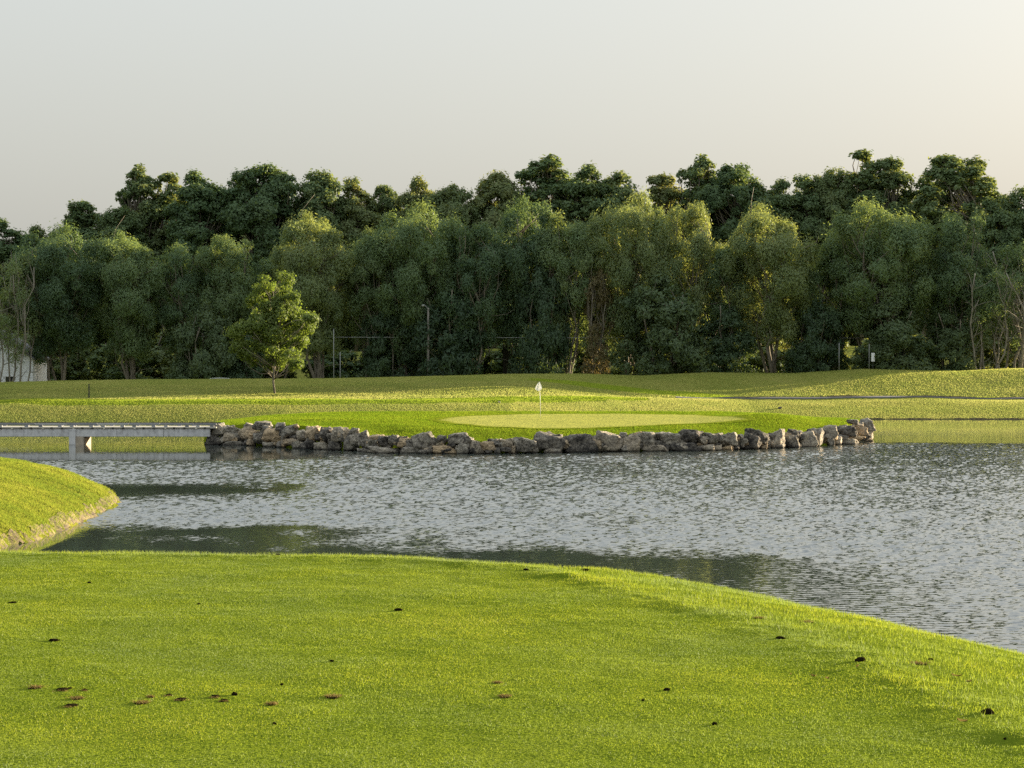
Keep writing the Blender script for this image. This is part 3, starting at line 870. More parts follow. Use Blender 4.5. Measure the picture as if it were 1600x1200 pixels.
GO = 'tall dark trees rising behind the willows'
OAKS = [
 (5, 352, 90, 'oak2', 341, 'low dark crown at the left edge of the picture'),
 (62, 362, 70, 'oak0', 348, 'lowest dark crown on the left of the skyline'),
 (128, 322, 90, 'oak4', 344, 'dark tree first to rise on the left of the skyline'),
 (182, 330, 90, 'oak1', 342, 'dark rounded crown between the first rise and the twin tops'),
 (222, 268, 75, 'airy0', 346, 'left one of the twin airy tops on the left skyline'),
 (262, 270, 75, 'poplar', 347, 'right one of the twin airy tops on the left skyline'),
 (312, 276, 105, 'oak0', 342, 'dark tree right of the twin airy tops'),
 (368, 282, 80, 'oak2', 345, 'dark tree left of the highest left-hand crown'),
 (415, 258, 125, 'oak3', 341, 'highest dark crown above the lone yellow-green tree'),
 (500, 272, 110, 'oak1', 343, 'dark double topped tree right of the highest left-hand crown'),
 (555, 288, 80, 'oak2', 345, 'dark tree on the falling skyline left of the notch'),
 (605, 292, 60, 'airy1', 348, 'thin airy top just left of the notch in the skyline'),
 (655, 286, 75, 'oak0', 345, 'dark crown just right of the notch in the skyline'),
 (705, 290, 85, 'oak3', 342, 'flat dark crown above the broad domed willow'),
 (772, 274, 100, 'oak1', 344, 'dark crown above and left of the flagstick'),
 (850, 252, 110, 'airy0', 346, 'highest airy crown above the flagstick'),
 (915, 268, 110, 'oak0', 342, 'dense dark crown right above the flagstick'),
 (968, 278, 90, 'oak2', 344, 'rounded dark crown sinking to the middle gap of the skyline'),
 (1035, 280, 80, 'oak4', 346, 'thin dark top right of the middle gap'),
 (1092, 252, 80, 'airy0', 344, 'airy dark top above the willow with bare limbs'),
 (1146, 258, 120, 'oak3', 341, 'broad dome shaped dark crown right of centre'),
 (1210, 290, 90, 'oak0', 344, 'lower dark crown right of the dome shaped one'),
 (1258, 284, 85, 'oak2', 345, 'dark crown left of the tall spire'),
 (1300, 268, 80, 'oak1', 343, 'dark crown close at the left foot of the tall spire'),
 (1346, 233, 75, 'poplar', 344, 'tallest spire shaped tree on the right skyline'),
 (1390, 254, 80, 'oak4', 343, 'pointed dark tree right of the tall spire'),
 (1440, 286, 90, 'oak2', 345, 'dark crown between the spire and the big dark oak'),
 (1497, 244, 125, 'airy1', 337, 'big dark oak with an open airy top on the right'),
 (1556, 318, 80, 'oak0', 299, 'low dark crown right of the big dark oak'),
 (1596, 296, 90, 'oak1', 300, 'dark crown at the right edge of the picture'),
 (1725, 296, 130, 'oak1', 299, 'dark crown outside the right edge whose shade falls across the hill'),
 (1780, 300, 120, 'oak5', 301, 'last dark crown of the wood outside the right edge'),
 (1660, 300, 110, 'oak3', 300, 'dark crown just beyond the right edge'),
]
for px, top, wd, sp, d, lab in OAKS:
    plant('dark_tree', sp, px, top - 9, wd * 1.27, d, lab, 'tree', GO)
rr = random.Random(5)
for k in range(34):           # the depth of the wood, dim behind the two front rows
    px = -60 + k * 50 + rr.uniform(-14, 14)
    ref = np.interp(px, [0, 130, 230, 420, 600, 680, 850, 1000, 1150, 1350, 1500, 1650], [372, 345, 310, 300, 318, 318, 296, 306, 300, 288, 300, 320])
    plant('dark_tree', 'deep%d' % rr.randrange(3), px, ref + rr.uniform(-4, 16), 120, 356 + rr.uniform(-4, 10), 'shaded tree deep in the wood behind the front rows', 'tree', 'trees deep in the wood')
for k in range(22):
    px = -40 + k * 78 + rr.uniform(-18, 18)
    plant('bush', 'dark_bush%d' % rr.randrange(2), px, rr.uniform(495, 535), 115, 300 + rr.uniform(-3, 6), 'shaded undergrowth bush between the trunks inside the wood', 'bush', 'undergrowth inside the wood')

# the lone yellow-green tree on the mown strip
mr = np.random.default_rng(77)
LOB = [(413, 452, 17), (446, 448, 18), (424, 472, 24), (458, 478, 16), (398, 480, 16), (440, 500, 27), (409, 511, 25), (466, 512, 22), (486, 508, 15), (381, 528, 22), (420, 541, 27), (456, 537, 23), (392, 556, 19), (430, 565, 22), (460, 566, 18), (374, 550, 13), (432, 520, 30), (436, 490, 26)]
KM = 223.0 / FPX
LOB = [(np.array([(x - 430) * KM, mr.normal(0, 0.9 if r < 26 else 0.3), (621 - y) * KM - 0.0]), r * KM) for x, y, r in LOB]
LM = tree_meshes('maple', 402, 11.5, 7.0, 0.17, 34, 0.95, 0.22, 400, 0.65, 0.2, 1, 0.0, PROF_S, 0.12, given=LOB, trunk_bend=0.008)
d = 223.0; X = px_x(430, d)
e = empty('maple_tree', (X, d, float(far_z(np.array([X]), np.array([d]))[0])), 'lone yellow-green tree on the mown strip in front of the wood', 'tree')
add('crown', LM[0], M['maple'], e); add('trunk', LM[1], M['bark'], e)

# ------------------------------------------------------------------ rock wall
def ico(sub):
    import bmesh
    bm = bmesh.new(); bmesh.ops.create_icosphere(bm, subdivisions=sub, radius=1.0)
    v = np.array([q.co[:] for q in bm.verts]); f = np.array([[x.index for x in p.verts] for p in bm.faces])
    bm.free()
    return v, f
IV, IF = ico(4)
def rock_mesh(seed, blocky=0.8):
    rg = np.random.default_rng(seed)
    n = []
    for ax in range(3):
        for s in (-1, 1):
            q = np.zeros(3); q[ax] = s; n.append(q + rg.normal(size=3) * 0.22)
    for k in range(9): n.append(rg.normal(size=3))
    n = np.array(n); n /= np.linalg.norm(n, axis=1)[:, None]
    dd = np.concatenate([rg.uniform(0.72, 0.95, 6), rg.uniform(0.82, 1.1, 9)])
    dots = IV @ n.T
    r = np.where(dots > 1e-3, dd / np.maximum(dots, 1e-3), 9)
    p = 26
    r = (np.sum(r ** -p, axis=1)) ** (-1 / p)
    V = IV * r[:, None]
    a, b, c = rg.uniform(0, 9, 3)
    nz = (vnoise(V[:, 0] * 2.2 + V[:, 2] * 1.3 + a, V[:, 1] * 2.2 - V[:, 2] * 1.7 + b, seed) - 0.5) * 0.22
    nz += (vnoise(V[:, 0] * 5 + V[:, 2] * 3 + a, V[:, 1] * 5 + V[:, 2] * 4.1 + b, seed + 1) - 0.5) * 0.17
    nz += (vnoise(V[:, 0] * 11 - V[:, 1] * 7, V[:, 2] * 12 + V[:, 1] * 5 + c, seed + 2) - 0.5) * 0.11
    V = V * (1 + nz)[:, None]
    lo, hi = V.min(0), V.max(0)
    V = (V - (lo + hi) / 2) / ((hi - lo) / 2)
    return mesh_np('stone', V, tris=IF, smooth=False)
ROCKS_A = [  # left crop: columns and rows in the enlarged crop
 (95,230,240,305),(135,245,150,245),(225,340,215,280),(230,390,275,305),(240,345,170,235),(340,450,175,270),(370,440,265,300),(440,585,135,190),(445,540,205,295),(530,660,190,285),(525,625,280,312),(650,770,160,270),(620,675,280,315),(670,760,260,310),(735,820,270,335),(770,850,200,275),(840,945,170,275),(800,925,275,340),(900,1010,285,345),(945,1030,180,280),(1030,1150,180,285),(1000,1100,280,350),(1110,1220,235,345),(1150,1225,185,245),(1220,1305,205,320),(1215,1305,330,365),(1290,1370,255,335),(1305,1530,320,368),(1370,1445,240,320),(1435,1525,238,310),(1510,1600,265,330),(1535,1620,315,370)]
ROCKS_B = [(0,115,265,320),(30,165,320,365),(115,280,220,340),(160,270,335,368),(280,365,238,315),(270,435,310,368),(370,540,220,300),(440,540,290,365),(540,640,275,365),(610,720,275,350),(700,760,265,320),(715,770,325,360),(770,845,270,320),(775,840,325,358),(845,1015,250,350),(1010,1220,225,350),(1085,1220,335,370),(1220,1455,228,358)]
ROCKS_C = [(170,435,270,468),(430,615,310,465),(420,490,280,320),(530,770,280,405),(620,880,405,460),(770,1000,285,410),(880,1190,375,460),(975,1225,250,370),(1190,1260,350,395),(1190,1335,395,450),(1240,1370,285,390),(1380,1560,295,415),(1400,1520,415,450),(1540,1620,300,430)]
ROCKS_D = [(230,395,270,405),(265,460,240,365),(380,455,370,400),(460,610,240,390),(505,605,365,400),(610,740,270,390),(635,715,232,275),(720,885,255,390),(815,960,225,380),(945,1065,205,330),(985,1055,320,375),(1055,1240,195,310),(1050,1260,320,355),(1205,1350,190,300),(1160,1315,295,340),(1175,1270,145,190),(1265,1405,140,240),(1320,1400,315,335)]
ROCKS = [(300 + a * .2125, 300 + b * .2125, 630 + c * .2125, 630 + d_ * .2125) for a, b, c, d_ in ROCKS_A]
ROCKS += [(620 + a * .2125, 620 + b * .2125, 630 + c * .2125, 630 + d_ * .2125) for a, b, c, d_ in ROCKS_B]
ROCKS += [(900 + a * .1625, 900 + b * .1625, 630 + c * .1625, 630 + d_ * .1625) for a, b, c, d_ in ROCKS_C]
ROCKS += [(1120 + a * .175, 1120 + b * .175, 630 + c * .175, 630 + d_ * .175) for a, b, c, d_ in ROCKS_D]
wall = empty('rock_wall', (0, 146, 0), 'rugged wall of grey boulders holding up the island green at the water', 'wall')
RM = [rock_mesh(500 + k) for k in range(18)]
for m in RM: m.materials.append(M['rock'])
rr = random.Random(3)
def put_rock(X, d, z, w_, h_, dep, mesh=None, tilt=0.12):
    o = add('stone', mesh or RM[rr.randrange(len(RM))], None, wall)
    o.location = (X - 0, d - 146, z)
    o.scale = (w_ / 2, dep / 2, h_ / 2)
    o.rotation_euler = (rr.uniform(-tilt, tilt), rr.uniform(-tilt, tilt), rr.choice((0, math.pi)) + rr.uniform(-0.25, 0.25))
    return o
for (x0, x1, y0, y1) in ROCKS:
    pc = (x0 + x1) / 2
    D = float(base_d(pc))
    yb = float(np.interp(pc, BASE_PX, BASE_PY))
    up = max(0.0, (yb - (y0 + y1) / 2) * D / FPX)          # height of the stone's middle: higher stones lie further back
    d = D + 0.1 + 0.55 * up
    wd = (x1 - x0) * d / FPX * 1.17; ht = (y1 - y0) * d / FPX * 1.14
    dep = 0.55 + 0.6 * math.sqrt(wd * ht)
    z = px_z((y0 + y1) / 2, d)
    if y1 > yb - 3:      # foundation stones stand on the pond bed
        z -= 0.12; ht += 0.24
    put_rock(px_x(pc, d), d + dep * 0.28, z, wd, ht, dep)
for k in range(150):      # smaller stones packed in behind the facing ones
    pc = 332 + k * 6.9 + rr.uniform(-5, 5)
    D = float(base_d(pc)); hh = float(np.interp(px_x(pc, D), wall_x, wall_h))
    put_rock(px_x(pc, D), D + 0.75 + rr.uniform(0, 0.5), hh * rr.uniform(0.1, 0.82), rr.uniform(0.6, 1.2), rr.uniform(0.45, 0.8), 0.8)
for k in range(85):      # small stones wedged into the face
    pc = 335 + k * 12.1 + rr.uniform(-6, 6)
    D = float(base_d(pc)); hh = float(np.interp(px_x(pc, D), wall_x, wall_h))
    q = rr.uniform(0.05, 0.95); sz = rr.uniform(0.28, 0.6)
    put_rock(px_x(pc, D), D + 0.05 + 0.6 * hh * q + 0.25, hh * q, sz * rr.uniform(1, 1.6), sz, sz * 1.2, tilt=0.4)
for k in range(14):      # the back of the island, out of sight but for its right end
    t = k / 13
    put_rock(26.4 - 1.5 * t * t, 171 + 14 * t, 0.4, 1.7, 1.5, 1.7)

# loose stones on the grass
def loose_stone(px, py, wpx, hpx, d, zf, label):
    X = px_x(px, d); z = float(zf(np.array([X]), np.array([d]))[0])
    o = add('stone', RM[rr.randrange(18)], None)
    h = hpx * d / FPX
    o.location = (X, d, z + h * 0.3); o.scale = (wpx * d / FPX / 2, wpx * d / FPX / 2.4, h / 2)
    return tag(o, label, 'stone', 'loose stones on the grass')
loose_stone(773, 645, 10, 5, 208, far_z, 'pale loose stone on the rough grass left of the flagstick')
loose_stone(1219, 641, 7, 4, 235, far_z, 'small dark stone on the far bank behind the right end of the green')
loose_stone(780, 619.5, 4, 3, 214, far_z, 'tiny white stone on the mown strip left of the flag')

# ------------------------------------------------------------------ bridge
BD = 160.6
br = empty('bridge', (px_x(120, BD), BD, 0), 'low concrete cart bridge with timber curbs reaching the rock wall', 'bridge')
bx0 = br.location.x
def bx(px): return px_x(px, BD) - bx0
XL, XR = bx(-420), bx(338)
x = bx(328)
while x > XL:
    b = MB(); b.box(x - 3.28, x - 0.012, 0.0, 0.45, 0.58, 1.12, 0.02); b.build('beam', M['concrete'], br); x -= 3.28
b = MB(); b.box(XL, bx(328), 2.45, 2.9, 0.58, 1.12, 0.02); b.build('beam', M['concrete'], br)
b = MB(); b.box(XL, XR, -0.06, 2.96, 1.165, 1.27, 0.01); b.build('deck', M['pale_wood'], br)
b = MB(); b.box(XL, bx(330), 0.06, 2.84, 1.12, 1.165); b.build('ledger', M['dark_wood'], br)
curb_r = random.Random(8)
def curb(y0, y1, zlo, zhi, mat):
    x = XL
    while x < XR - 0.5:
        L = curb_r.choice((2.2, 2.4, 2.6, 3.0))
        x1 = min(x + L, XR)
        b = MB(); b.box(x + 0.015, x1 - 0.015, y0, y1, zlo + curb_r.uniform(-.012, .012), zhi + curb_r.uniform(-.012, .012), 0.012)
        b.build('curb_rail', M[mat], br)
        for q in (0.18, 0.8):
            b = MB(); b.box(x + (x1 - x) * q - 0.14, x + (x1 - x) * q + 0.14, y0 + 0.02, y1 - 0.02, 1.272, zlo - 0.016)
            b.build('curb_block', M['grey_wood'], br)
        x = x1
curb(0.0, 0.17, 1.40, 1.53, 'grey_wood')
curb(2.72, 2.9, 1.36, 1.51, 'dark_wood')
# joists' ends hanging dark and pale under the deck's edge
n = 0
x = XL + 0.3
while x < XR - 0.4:
    b = MB(); b.box(x, x + 0.14, -0.10, -0.062, 1.13, 1.235); b.build('joist_end', M['pale_wood' if n % 3 == 0 else 'dark_wood'], br)
    x += 0.62 + 0.1 * (n % 3); n += 1
def pier(px0, px1):
    p = MB()
    x0, x1 = bx(px0), bx(px1)
    p.box(x0, x1, -0.12, 2.75, -1.2, 0.578, 0.03)
    p.build('pier', M['pier'], br)
    p = MB(); p.box(x0 + 0.002, x0 + 0.46, -0.16, -0.002, 0.0, 1.118, 0.02); p.build('pier_post', M['concrete'], br)
pier(108, 131)
pier(-260, -237)

# ------------------------------------------------------------------ flagstick
d = 173.0; X = px_x(844.5, d); z = float(isl_z(np.array([X]), np.array([d]))[0]) + 0.035
fl = empty('flagstick', (X, d, z), 'white flagstick with a limp white flag on the putting green', 'flag')
topz = px_z(597, d) - z
b = MB(); b.tube([(0, 0, -0.05), (-0.02, 0, topz * 0.5), (-0.09, 0, topz)], [0.022, 0.02, 0.017], 8); b.build('pole', M['white'], fl, True)
fv, fq = [], []
nu, nv = 11, 12          # cloth hung from the pole's top, gathered in folds
for j in range(nv):
    t = j / (nv - 1)
    for i in range(nu):
        u = i / (nu - 1)
        wdt = (0.04 + 0.21 * math.sin(min(t * 1.25, 1) * math.pi / 2)) * (1 if t < 0.8 else 1 - 0.75 * (t - 0.8) / 0.2)
        x = -0.085 - 0.03 * t + (u - 0.58) * 2 * wdt
        y = -0.03 - 0.07 * math.sin(u * 9.5) * t
        zz = topz - 0.02 - 0.64 * t + 0.05 * (u - .5) * t
        fv.append((x, y, zz))
for j in range(nv - 1):
    for i in range(nu - 1):
        a_ = j * nu + i; fq.append((a_, a_ + 1, a_ + nu + 1, a_ + nu))
fm = bpy.data.meshes.new('flag'); fm.from_pydata(fv, [], fq)
fo = add('cloth', fm, M['flag'], fl)
so = fo.modifiers.new('thickness', 'SOLIDIFY'); so.thickness = 0.006

# ------------------------------------------------------------------ things at the edge of the wood
def gz(X, d): return float(far_z(np.array([X]), np.array([d]))[0])

d = 214.0; X = px_x(139, d)
po = empty('distance_post', (X, d, gz(X, d)), 'short dark post standing alone on the far left bank', 'post')
hp = px_z(600, d) - po.location.z
b = MB(); b.box(-0.055, 0.055, -0.055, 0.055, -0.3, hp - 0.05, 0.01); b.build('post', M['dark_wood'], po)
b = MB(); b.box(-0.065, 0.065, -0.065, 0.065, hp - 0.048, hp, 0.015); b.build('cap', M['black'], po)

# white house behind the first trunks on the left
d = 280.5; hx = px_x(51, d); hz = gz(hx, d) - 0.1
ho = empty('house', (hx, d, hz), 'white house half hidden behind trunks at the left edge of the wood', 'house')
zt = px_z(560, d) - hz; za = zt + 5.2 * 0.66
b = MB(); b.prism([(-10.4, 0), (0, 0), (0, zt), (-5.2, za), (-10.4, zt)], 0, 9); b.build('wall', M['siding'], ho)
b = MB(); b.prism([(0.25, zt - 0.16), (0.25, zt + 0.02), (-5.2, za + 0.2), (-5.2, za + 0.004)], -0.35, 9.3); b.build('roof', M['shingle'], ho)
b = MB(); b.prism([(-5.202, za + 0.004), (-5.202, za + 0.2), (-10.65, zt + 0.02), (-10.65, zt - 0.16)], -0.35, 9.3); b.build('roof', M['shingle'], ho)
for x0, z0 in ((-3.4, 1.1), (-7.6, 1.1)):
    b = MB()
    for s in ((x0, x0 + 0.07, z0, z0 + 1.3), (x0 + 1.13, x0 + 1.2, z0, z0 + 1.3), (x0 + 0.072, x0 + 1.128, z0, z0 + 0.07), (x0 + 0.072, x0 + 1.128, z0 + 1.23, z0 + 1.3)):
        b.box(s[0], s[1], -0.06, -0.002, s[2], s[3])
    wf = b.build('window', M['white'], ho)
    b = MB(); b.box(x0 + 0.073, x0 + 1.127, -0.03, -0.003, z0 + 0.072, z0 + 1.228); b.build('pane', M['glass'], wf)

# street lamp among the willows
d = 279.0; X = px_x(669, d)
la = empty('street_lamp', (X, d, gz(X, d)), 'old wooden pole with a small lamp arm among the willow trunks', 'street lamp')
h = px_z(481, d) - la.location.z
b = MB(); b.tube([(0, 0, -0.4), (0, 0, h * 0.5), (0.02, 0, h)], [0.16, 0.145, 0.12], 10); b.build('pole', M['pole'], la, True)
b = MB(); b.tube([(0, -0.1, h - 0.25), (-0.2, -0.12, h + 0.15), (-0.45, -0.12, h + 0.3)], [0.035, 0.035, 0.035], 6); b.build('arm', M['grey_post'], la, True)
b = MB(); b.tube([(-0.42, -0.12, h + 0.31), (-0.62, -0.12, h + 0.28), (-0.78, -0.12, h + 0.2)], [0.10, 0.15, 0.08], 8); b.build('lamp_head', M['grey_post'], la, True)

# the cable strung along the edge of the wood
pts, rad = [], []
for i in range(60):
    px = 300 + i * 24
    pts.append((px_x(px, 281.6), 281.6 + 0.2 * math.sin(i), px_z(526.3 + 1.0 * math.sin(i / 60 * math.pi) + 0.0012 * (px - 500), 281.6))); rad.append(0.02)
b = MB(); b.tube(pts, rad, 6)
tag(b.build('overhead_cable', M['wire'], None, True), 'thin pale cable strung level along the edge of the wood', 'cable')

def slim_post(px, top, d, label, r=0.04):
    X = px_x(px, d); z = gz(X, d); h = px_z(top, d) - z
    p = empty('marker_post', (X, d, z), label, 'post', 'slim pale posts at the edge of the wood')
    b = MB(); b.tube([(0, 0, -0.2), (0, 0, h - 0.04)], [r, r * 0.95], 8); b.build('post', M['grey_post'], p, True)
    b = MB(); b.tube([(0, 0, h - 0.039), (0, 0, h)], [r * 1.15, r * 0.8], 8); b.build('cap', M['silver'], p, True)
    return p
slim_post(521.5, 514, 277, 'taller of the two slim pale posts right of the lone yellow-green tree')
slim_post(531.5, 550, 276.5, 'shorter of the two slim pale posts right of the lone yellow-green tree')
slim_post(1311, 536, 276, 'slim white post alone under the broadest right willow')
sp_ = slim_post(1358, 537, 276, 'slim white post standing beside the small white sign')
d = 276.0; X = px_x(1364, d); z = gz(X, d)
sg = empty('notice_board', (X, d, z), 'small white board on a post under the broadest right willow', 'sign')
b = MB(); b.box(-0.21, 0.21, -0.05, -0.02, px_z(565, d) - z, px_z(551.5, d) - z, 0.012); b.build('board', M['white'], sg)
b = MB(); b.box(-0.04, 0.04, -0.018, 0.06, -0.3, px_z(553, d) - z); b.build('post', M['dark_wood'], sg)

# shed
d = 288.0; X = px_x(803, d); z = gz(X, d)
sh = empty('shed', (X, d, z), 'small dark shed with a pale sloping roof half hidden among trunks', 'shed')
e0 = px_z(545, d) - z; e1 = px_z(533, d) - z
b = MB(); b.prism([(-1.4, 0), (2.4, 0), (2.4, e0), (-1.4, e1)], 0, 3); b.build('wall', M['dark_wood'], sh)
b = MB(); b.prism([(-1.7, e1 + 0.02), (2.6, e0 - 0.02), (2.6, e0 + 0.10), (-1.7, e1 + 0.14)], -0.4, 3.3); b.build('roof', M['siding'], sh)
b = MB(); b.box(0.2, 1.1, -0.05, -0.003, 0.05, 2.0, 0.01); b.build('door', M['grey_wood'], sh)

# parked car whose roof shows over the crest
d = 272.0; X = px_x(347, d)
cz = px_z(590, d) - 1.46
ca = empty('car', (X, d, cz), 'silver parked car with only its roof showing over the crest of the hill', 'car')
prof = [(-2.2, 0.35), (2.2, 0.35), (2.25, 0.75), (1.45, 0.93), (-1.6, 0.95), (-2.2, 0.85)]
b = MB(); b.prism(prof, -0.85, 0.85); b.build('body', M['silver'], ca)
b = MB(); b.prism([(-1.75, 0.952), (1.35, 0.952), (0.62, 1.36), (-1.15, 1.36)], -0.72, 0.72); b.build('window', M['glass'], ca)
b = MB(); b.prism([(-1.25, 1.362), (0.68, 1.362), (0.45, 1.43), (-0.2, 1.46), (-0.8, 1.45)], -0.7, 0.7); b.build('roof', M['silver'], ca)
for s in (-0.735, 0.70):
    b = MB(); b.prism([(1.33, 0.953), (1.45, 0.953), (0.70, 1.42), (0.60, 1.40)], s, s + 0.035); b.build('pillar', M['silver'], ca)
    b = MB(); b.prism([(-1.86, 0.953), (-1.72, 0.953), (-1.14, 1.40), (-1.27, 1.42)], s, s + 0.035); b.build('pillar', M['silver'], ca)
for x in (-1.4, 1.4):
    for y in (-0.82, 0.62):
        b = MB(); b.tube([(x, y, 0.32), (x, y + 0.2, 0.32)], [0.32, 0.32], 14); wh = b.build('wheel', M['rubber'], ca)
        b = MB(); b.tube([(x, y - 0.01, 0.32), (x, y - 0.002, 0.32)], [0.2, 0.2], 12); b.build('rim', M['silver'], wh)

# tee markers on the far mown strip
for px, lab in ((1270, 'left one of two tiny dark tee markers on the far right strip'), (1283, 'right one of two tiny dark tee markers on the far right strip')):
    d = 249.0; X = px_x(px, d)
    t = empty('tee_marker', (X, d, gz(X, d)), lab, 'tee marker', 'tee markers on the far strip')
    b = MB(); b.tube([(0, 0, 0), (0, 0, 0.1), (0, 0, 0.2), (0, 0, 0.27)], [0.09, 0.13, 0.12, 0.04], 8); b.build('body', M['black'], t, True)

# ------------------------------------------------------------------ divots, clods, dry leaves on the tee
def tee_pt(px, py):
    lo = 7.0
    for d in np.arange(7.0, 22.0, 0.02):
        if px_z(py, d) <= float(tee_z(np.array([px_x(px, d)]), np.array([d]))[0]): return px_x(px, d), float(d)
    return px_x(px, lo), lo
DIV = [ # px, py, width px, height px, kind, label
 (55, 1076, 20, 7, 'thatch', 'tan bare patch at the far left of the row of divots'),
 (97, 1079, 22, 6, 'hole', 'wide dark divot right of the tan patch on the left'),
 (110, 1104, 20, 7, 'hole', 'dark divot with tan crumbs lowest on the left'),
 (131, 1080, 10, 6, 'hole', 'small dark divot right of the widest left one'),
 (120, 1093, 20, 5, 'thatch', 'thin brown scrape between the left divots'),
 (219, 1100, 20, 5, 'thatch', 'pale brown scrape left of the deepest divot'),
 (234, 1091, 10, 4, 'thatch', 'small brown scrape above the pale one'),
 (263, 1088, 12, 5, 'hole', 'small divot touching the deepest one from the left'),
 (282, 1094, 19, 8, 'hole', 'deepest black divot in the middle of the row'),
 (336, 1090, 16, 5, 'hole', 'flat divot left of the round black one'),
 (350, 1096, 13, 7, 'hole', 'divot with a tan lip below the round black one'),
 (366, 1087, 9, 8, 'clod', 'round black divot at the right end of the row'),
 (424, 1103, 13, 9, 'thatch', 'brown tuft of dead grass right of the row of divots'),
 (519, 1091, 22, 5, 'thatch', 'long pale scrape near the middle of the tee'),
 (82, 1002, 17, 5, 'clod', 'dark clod above the row of divots on the left'),
 (19, 943, 11, 3, 'clod', 'thin dark clod at the left edge of the tee'),
 (138, 912, 6, 4, 'clod', 'tiny dark clod near the far left edge of the tee'),
 (310, 945, 5, 4, 'clod', 'tiny dark clod on the left far part of the tee'),
 (623, 955, 13, 6, 'clod', 'dark clod on the far middle of the tee'),
 (518, 1035, 7, 3, 'clod', 'small dark crumb right above the long pale scrape'),
 (440, 1072, 5, 4, 'clod', 'tiny crumb above the brown tuft of dead grass'),
 (428, 1134, 6, 4, 'clod', 'tiny black crumb below the brown tuft of dead grass'),
 (788, 1091, 15, 8, 'thatch', 'brown tuft of dead grass in the middle of the tee'),
 (777, 1069, 10, 6, 'thatch', 'pale dead tuft above the middle brown one'),
 (1042, 1080, 11, 6, 'clod', 'brown clod right of the middle of the tee'),
 (1005, 1097, 5, 4, 'clod', 'small black crumb left below the brown clod'),
 (1117, 1134, 9, 4, 'clod', 'flat dark crumb low on the right of the tee'),
 (1221, 999, 16, 5, 'clod', 'flat dark clod on the right, far part of the tee'),
 (1346, 1034, 20, 9, 'clod', 'large black clod on the lip of the tee'),
 (1544, 1117, 21, 13, 'clod', 'largest black clod at the right end of the lip'),
 (1341, 1048, 10, 6, 'leaf', 'orange dry leaf just below the large black clod'),
 (1434, 1038, 26, 5, 'thatch', 'long orange brown scrape on the right bank'),
 (1455, 1032, 8, 4, 'clod', 'small dark crumb right above the orange brown scrape'),
 (1495, 1062, 13, 6, 'leaf', 'brown curled leaf on the right bank'),
 (1516, 1071, 7, 5, 'leaf', 'pale leaf right of the brown curled one'),
 (1272, 1063, 12, 4, 'leaf', 'pale grey leaf on the right of the tee'),
 (1295, 1066, 9, 4, 'leaf', 'brown leaf right beside the pale grey one'),
 (1236, 1060, 5, 4, 'leaf', 'tiny orange leaf left of the pale grey one'),
 (1263, 973, 14, 4, 'thatch', 'reddish brown scrape on the far right bank'),
 (1186, 967, 12, 4, 'thatch', 'brown scrape by the far lip of the tee'),
 (1504, 1134, 14, 5, 'leaf', 'curled dark leaf left below the largest black clod'),
 (1572, 1159, 5, 5, 'clod', 'small black crumb in the lower right'),
 (915, 892, 12, 5, 'clod', 'dark clod on the rough edge beside the water'),
 (822, 891, 8, 4, 'clod', 'small dark clod on the far lip near the middle'),
 (578, 863, 14, 6, 'thatch', 'brown dead tuft standing at the water side of the far lip'),
 (433, 868, 8, 3, 'clod', 'thin dark clod on the far lip left of the dead tuft'),
]
DPOS = []
dr = np.random.default_rng(21)
IV2, IF2 = ico(2)
def lump_mesh(name, n, w_, h_, flat_, seed):
    rg = np.random.default_rng(seed); Vs, Fs, off = [], [], 0
    for k in range(n):
        s = (0.6 if k == 0 else rg.uniform(0.15, 0.38))
        c = np.zeros(3) if k == 0 else np.array([rg.uniform(-0.4, 0.4), rg.uniform(-0.4, 0.4), rg.uniform(-0.05, 0.12)])
        r = 1 + 0.5 * (vnoise(IV2[:, 0] * 2.4 + k, IV2[:, 1] * 2.4 + IV2[:, 2] * 2, seed + k) - 0.5) + 0.3 * (vnoise(IV2[:, 0] * 6, IV2[:, 1] * 6 + IV2[:, 2] * 5, seed + 9 + k) - 0.5)
        v = IV2 * r[:, None] * s * np.array([w_ * 0.75, w_ * 0.75 * flat_, h_]) + c * np.array([w_, w_ * flat_, h_])
        Vs.append(v); Fs.append(IF2 + off); off += len(v)
    return mesh_np(name, np.concatenate(Vs), tris=np.concatenate(Fs))
def tuft_mesh(name, n, w_, dpt, h_, seed):
    rg = np.random.default_rng(seed)
    p = np.stack([rg.normal(0, w_ * 0.25, n), rg.normal(0, dpt * 0.25, n), np.zeros(n)], 1)
    a = rg.uniform(0, 2 * np.pi, n); hh = h_ * rg.uniform(0.4, 1.1, n)
    tip = p + np.stack([np.cos(a) * hh * 0.9, np.sin(a) * hh * 0.9, hh], 1)
    s = np.stack([-np.sin(a), np.cos(a), np.zeros(n)], 1) * 0.0022
    V = np.stack([p - s, p + s, tip], 1).reshape(-1, 3)
    return mesh_np(name, V, tris=np.arange(3 * n).reshape(-1, 3))
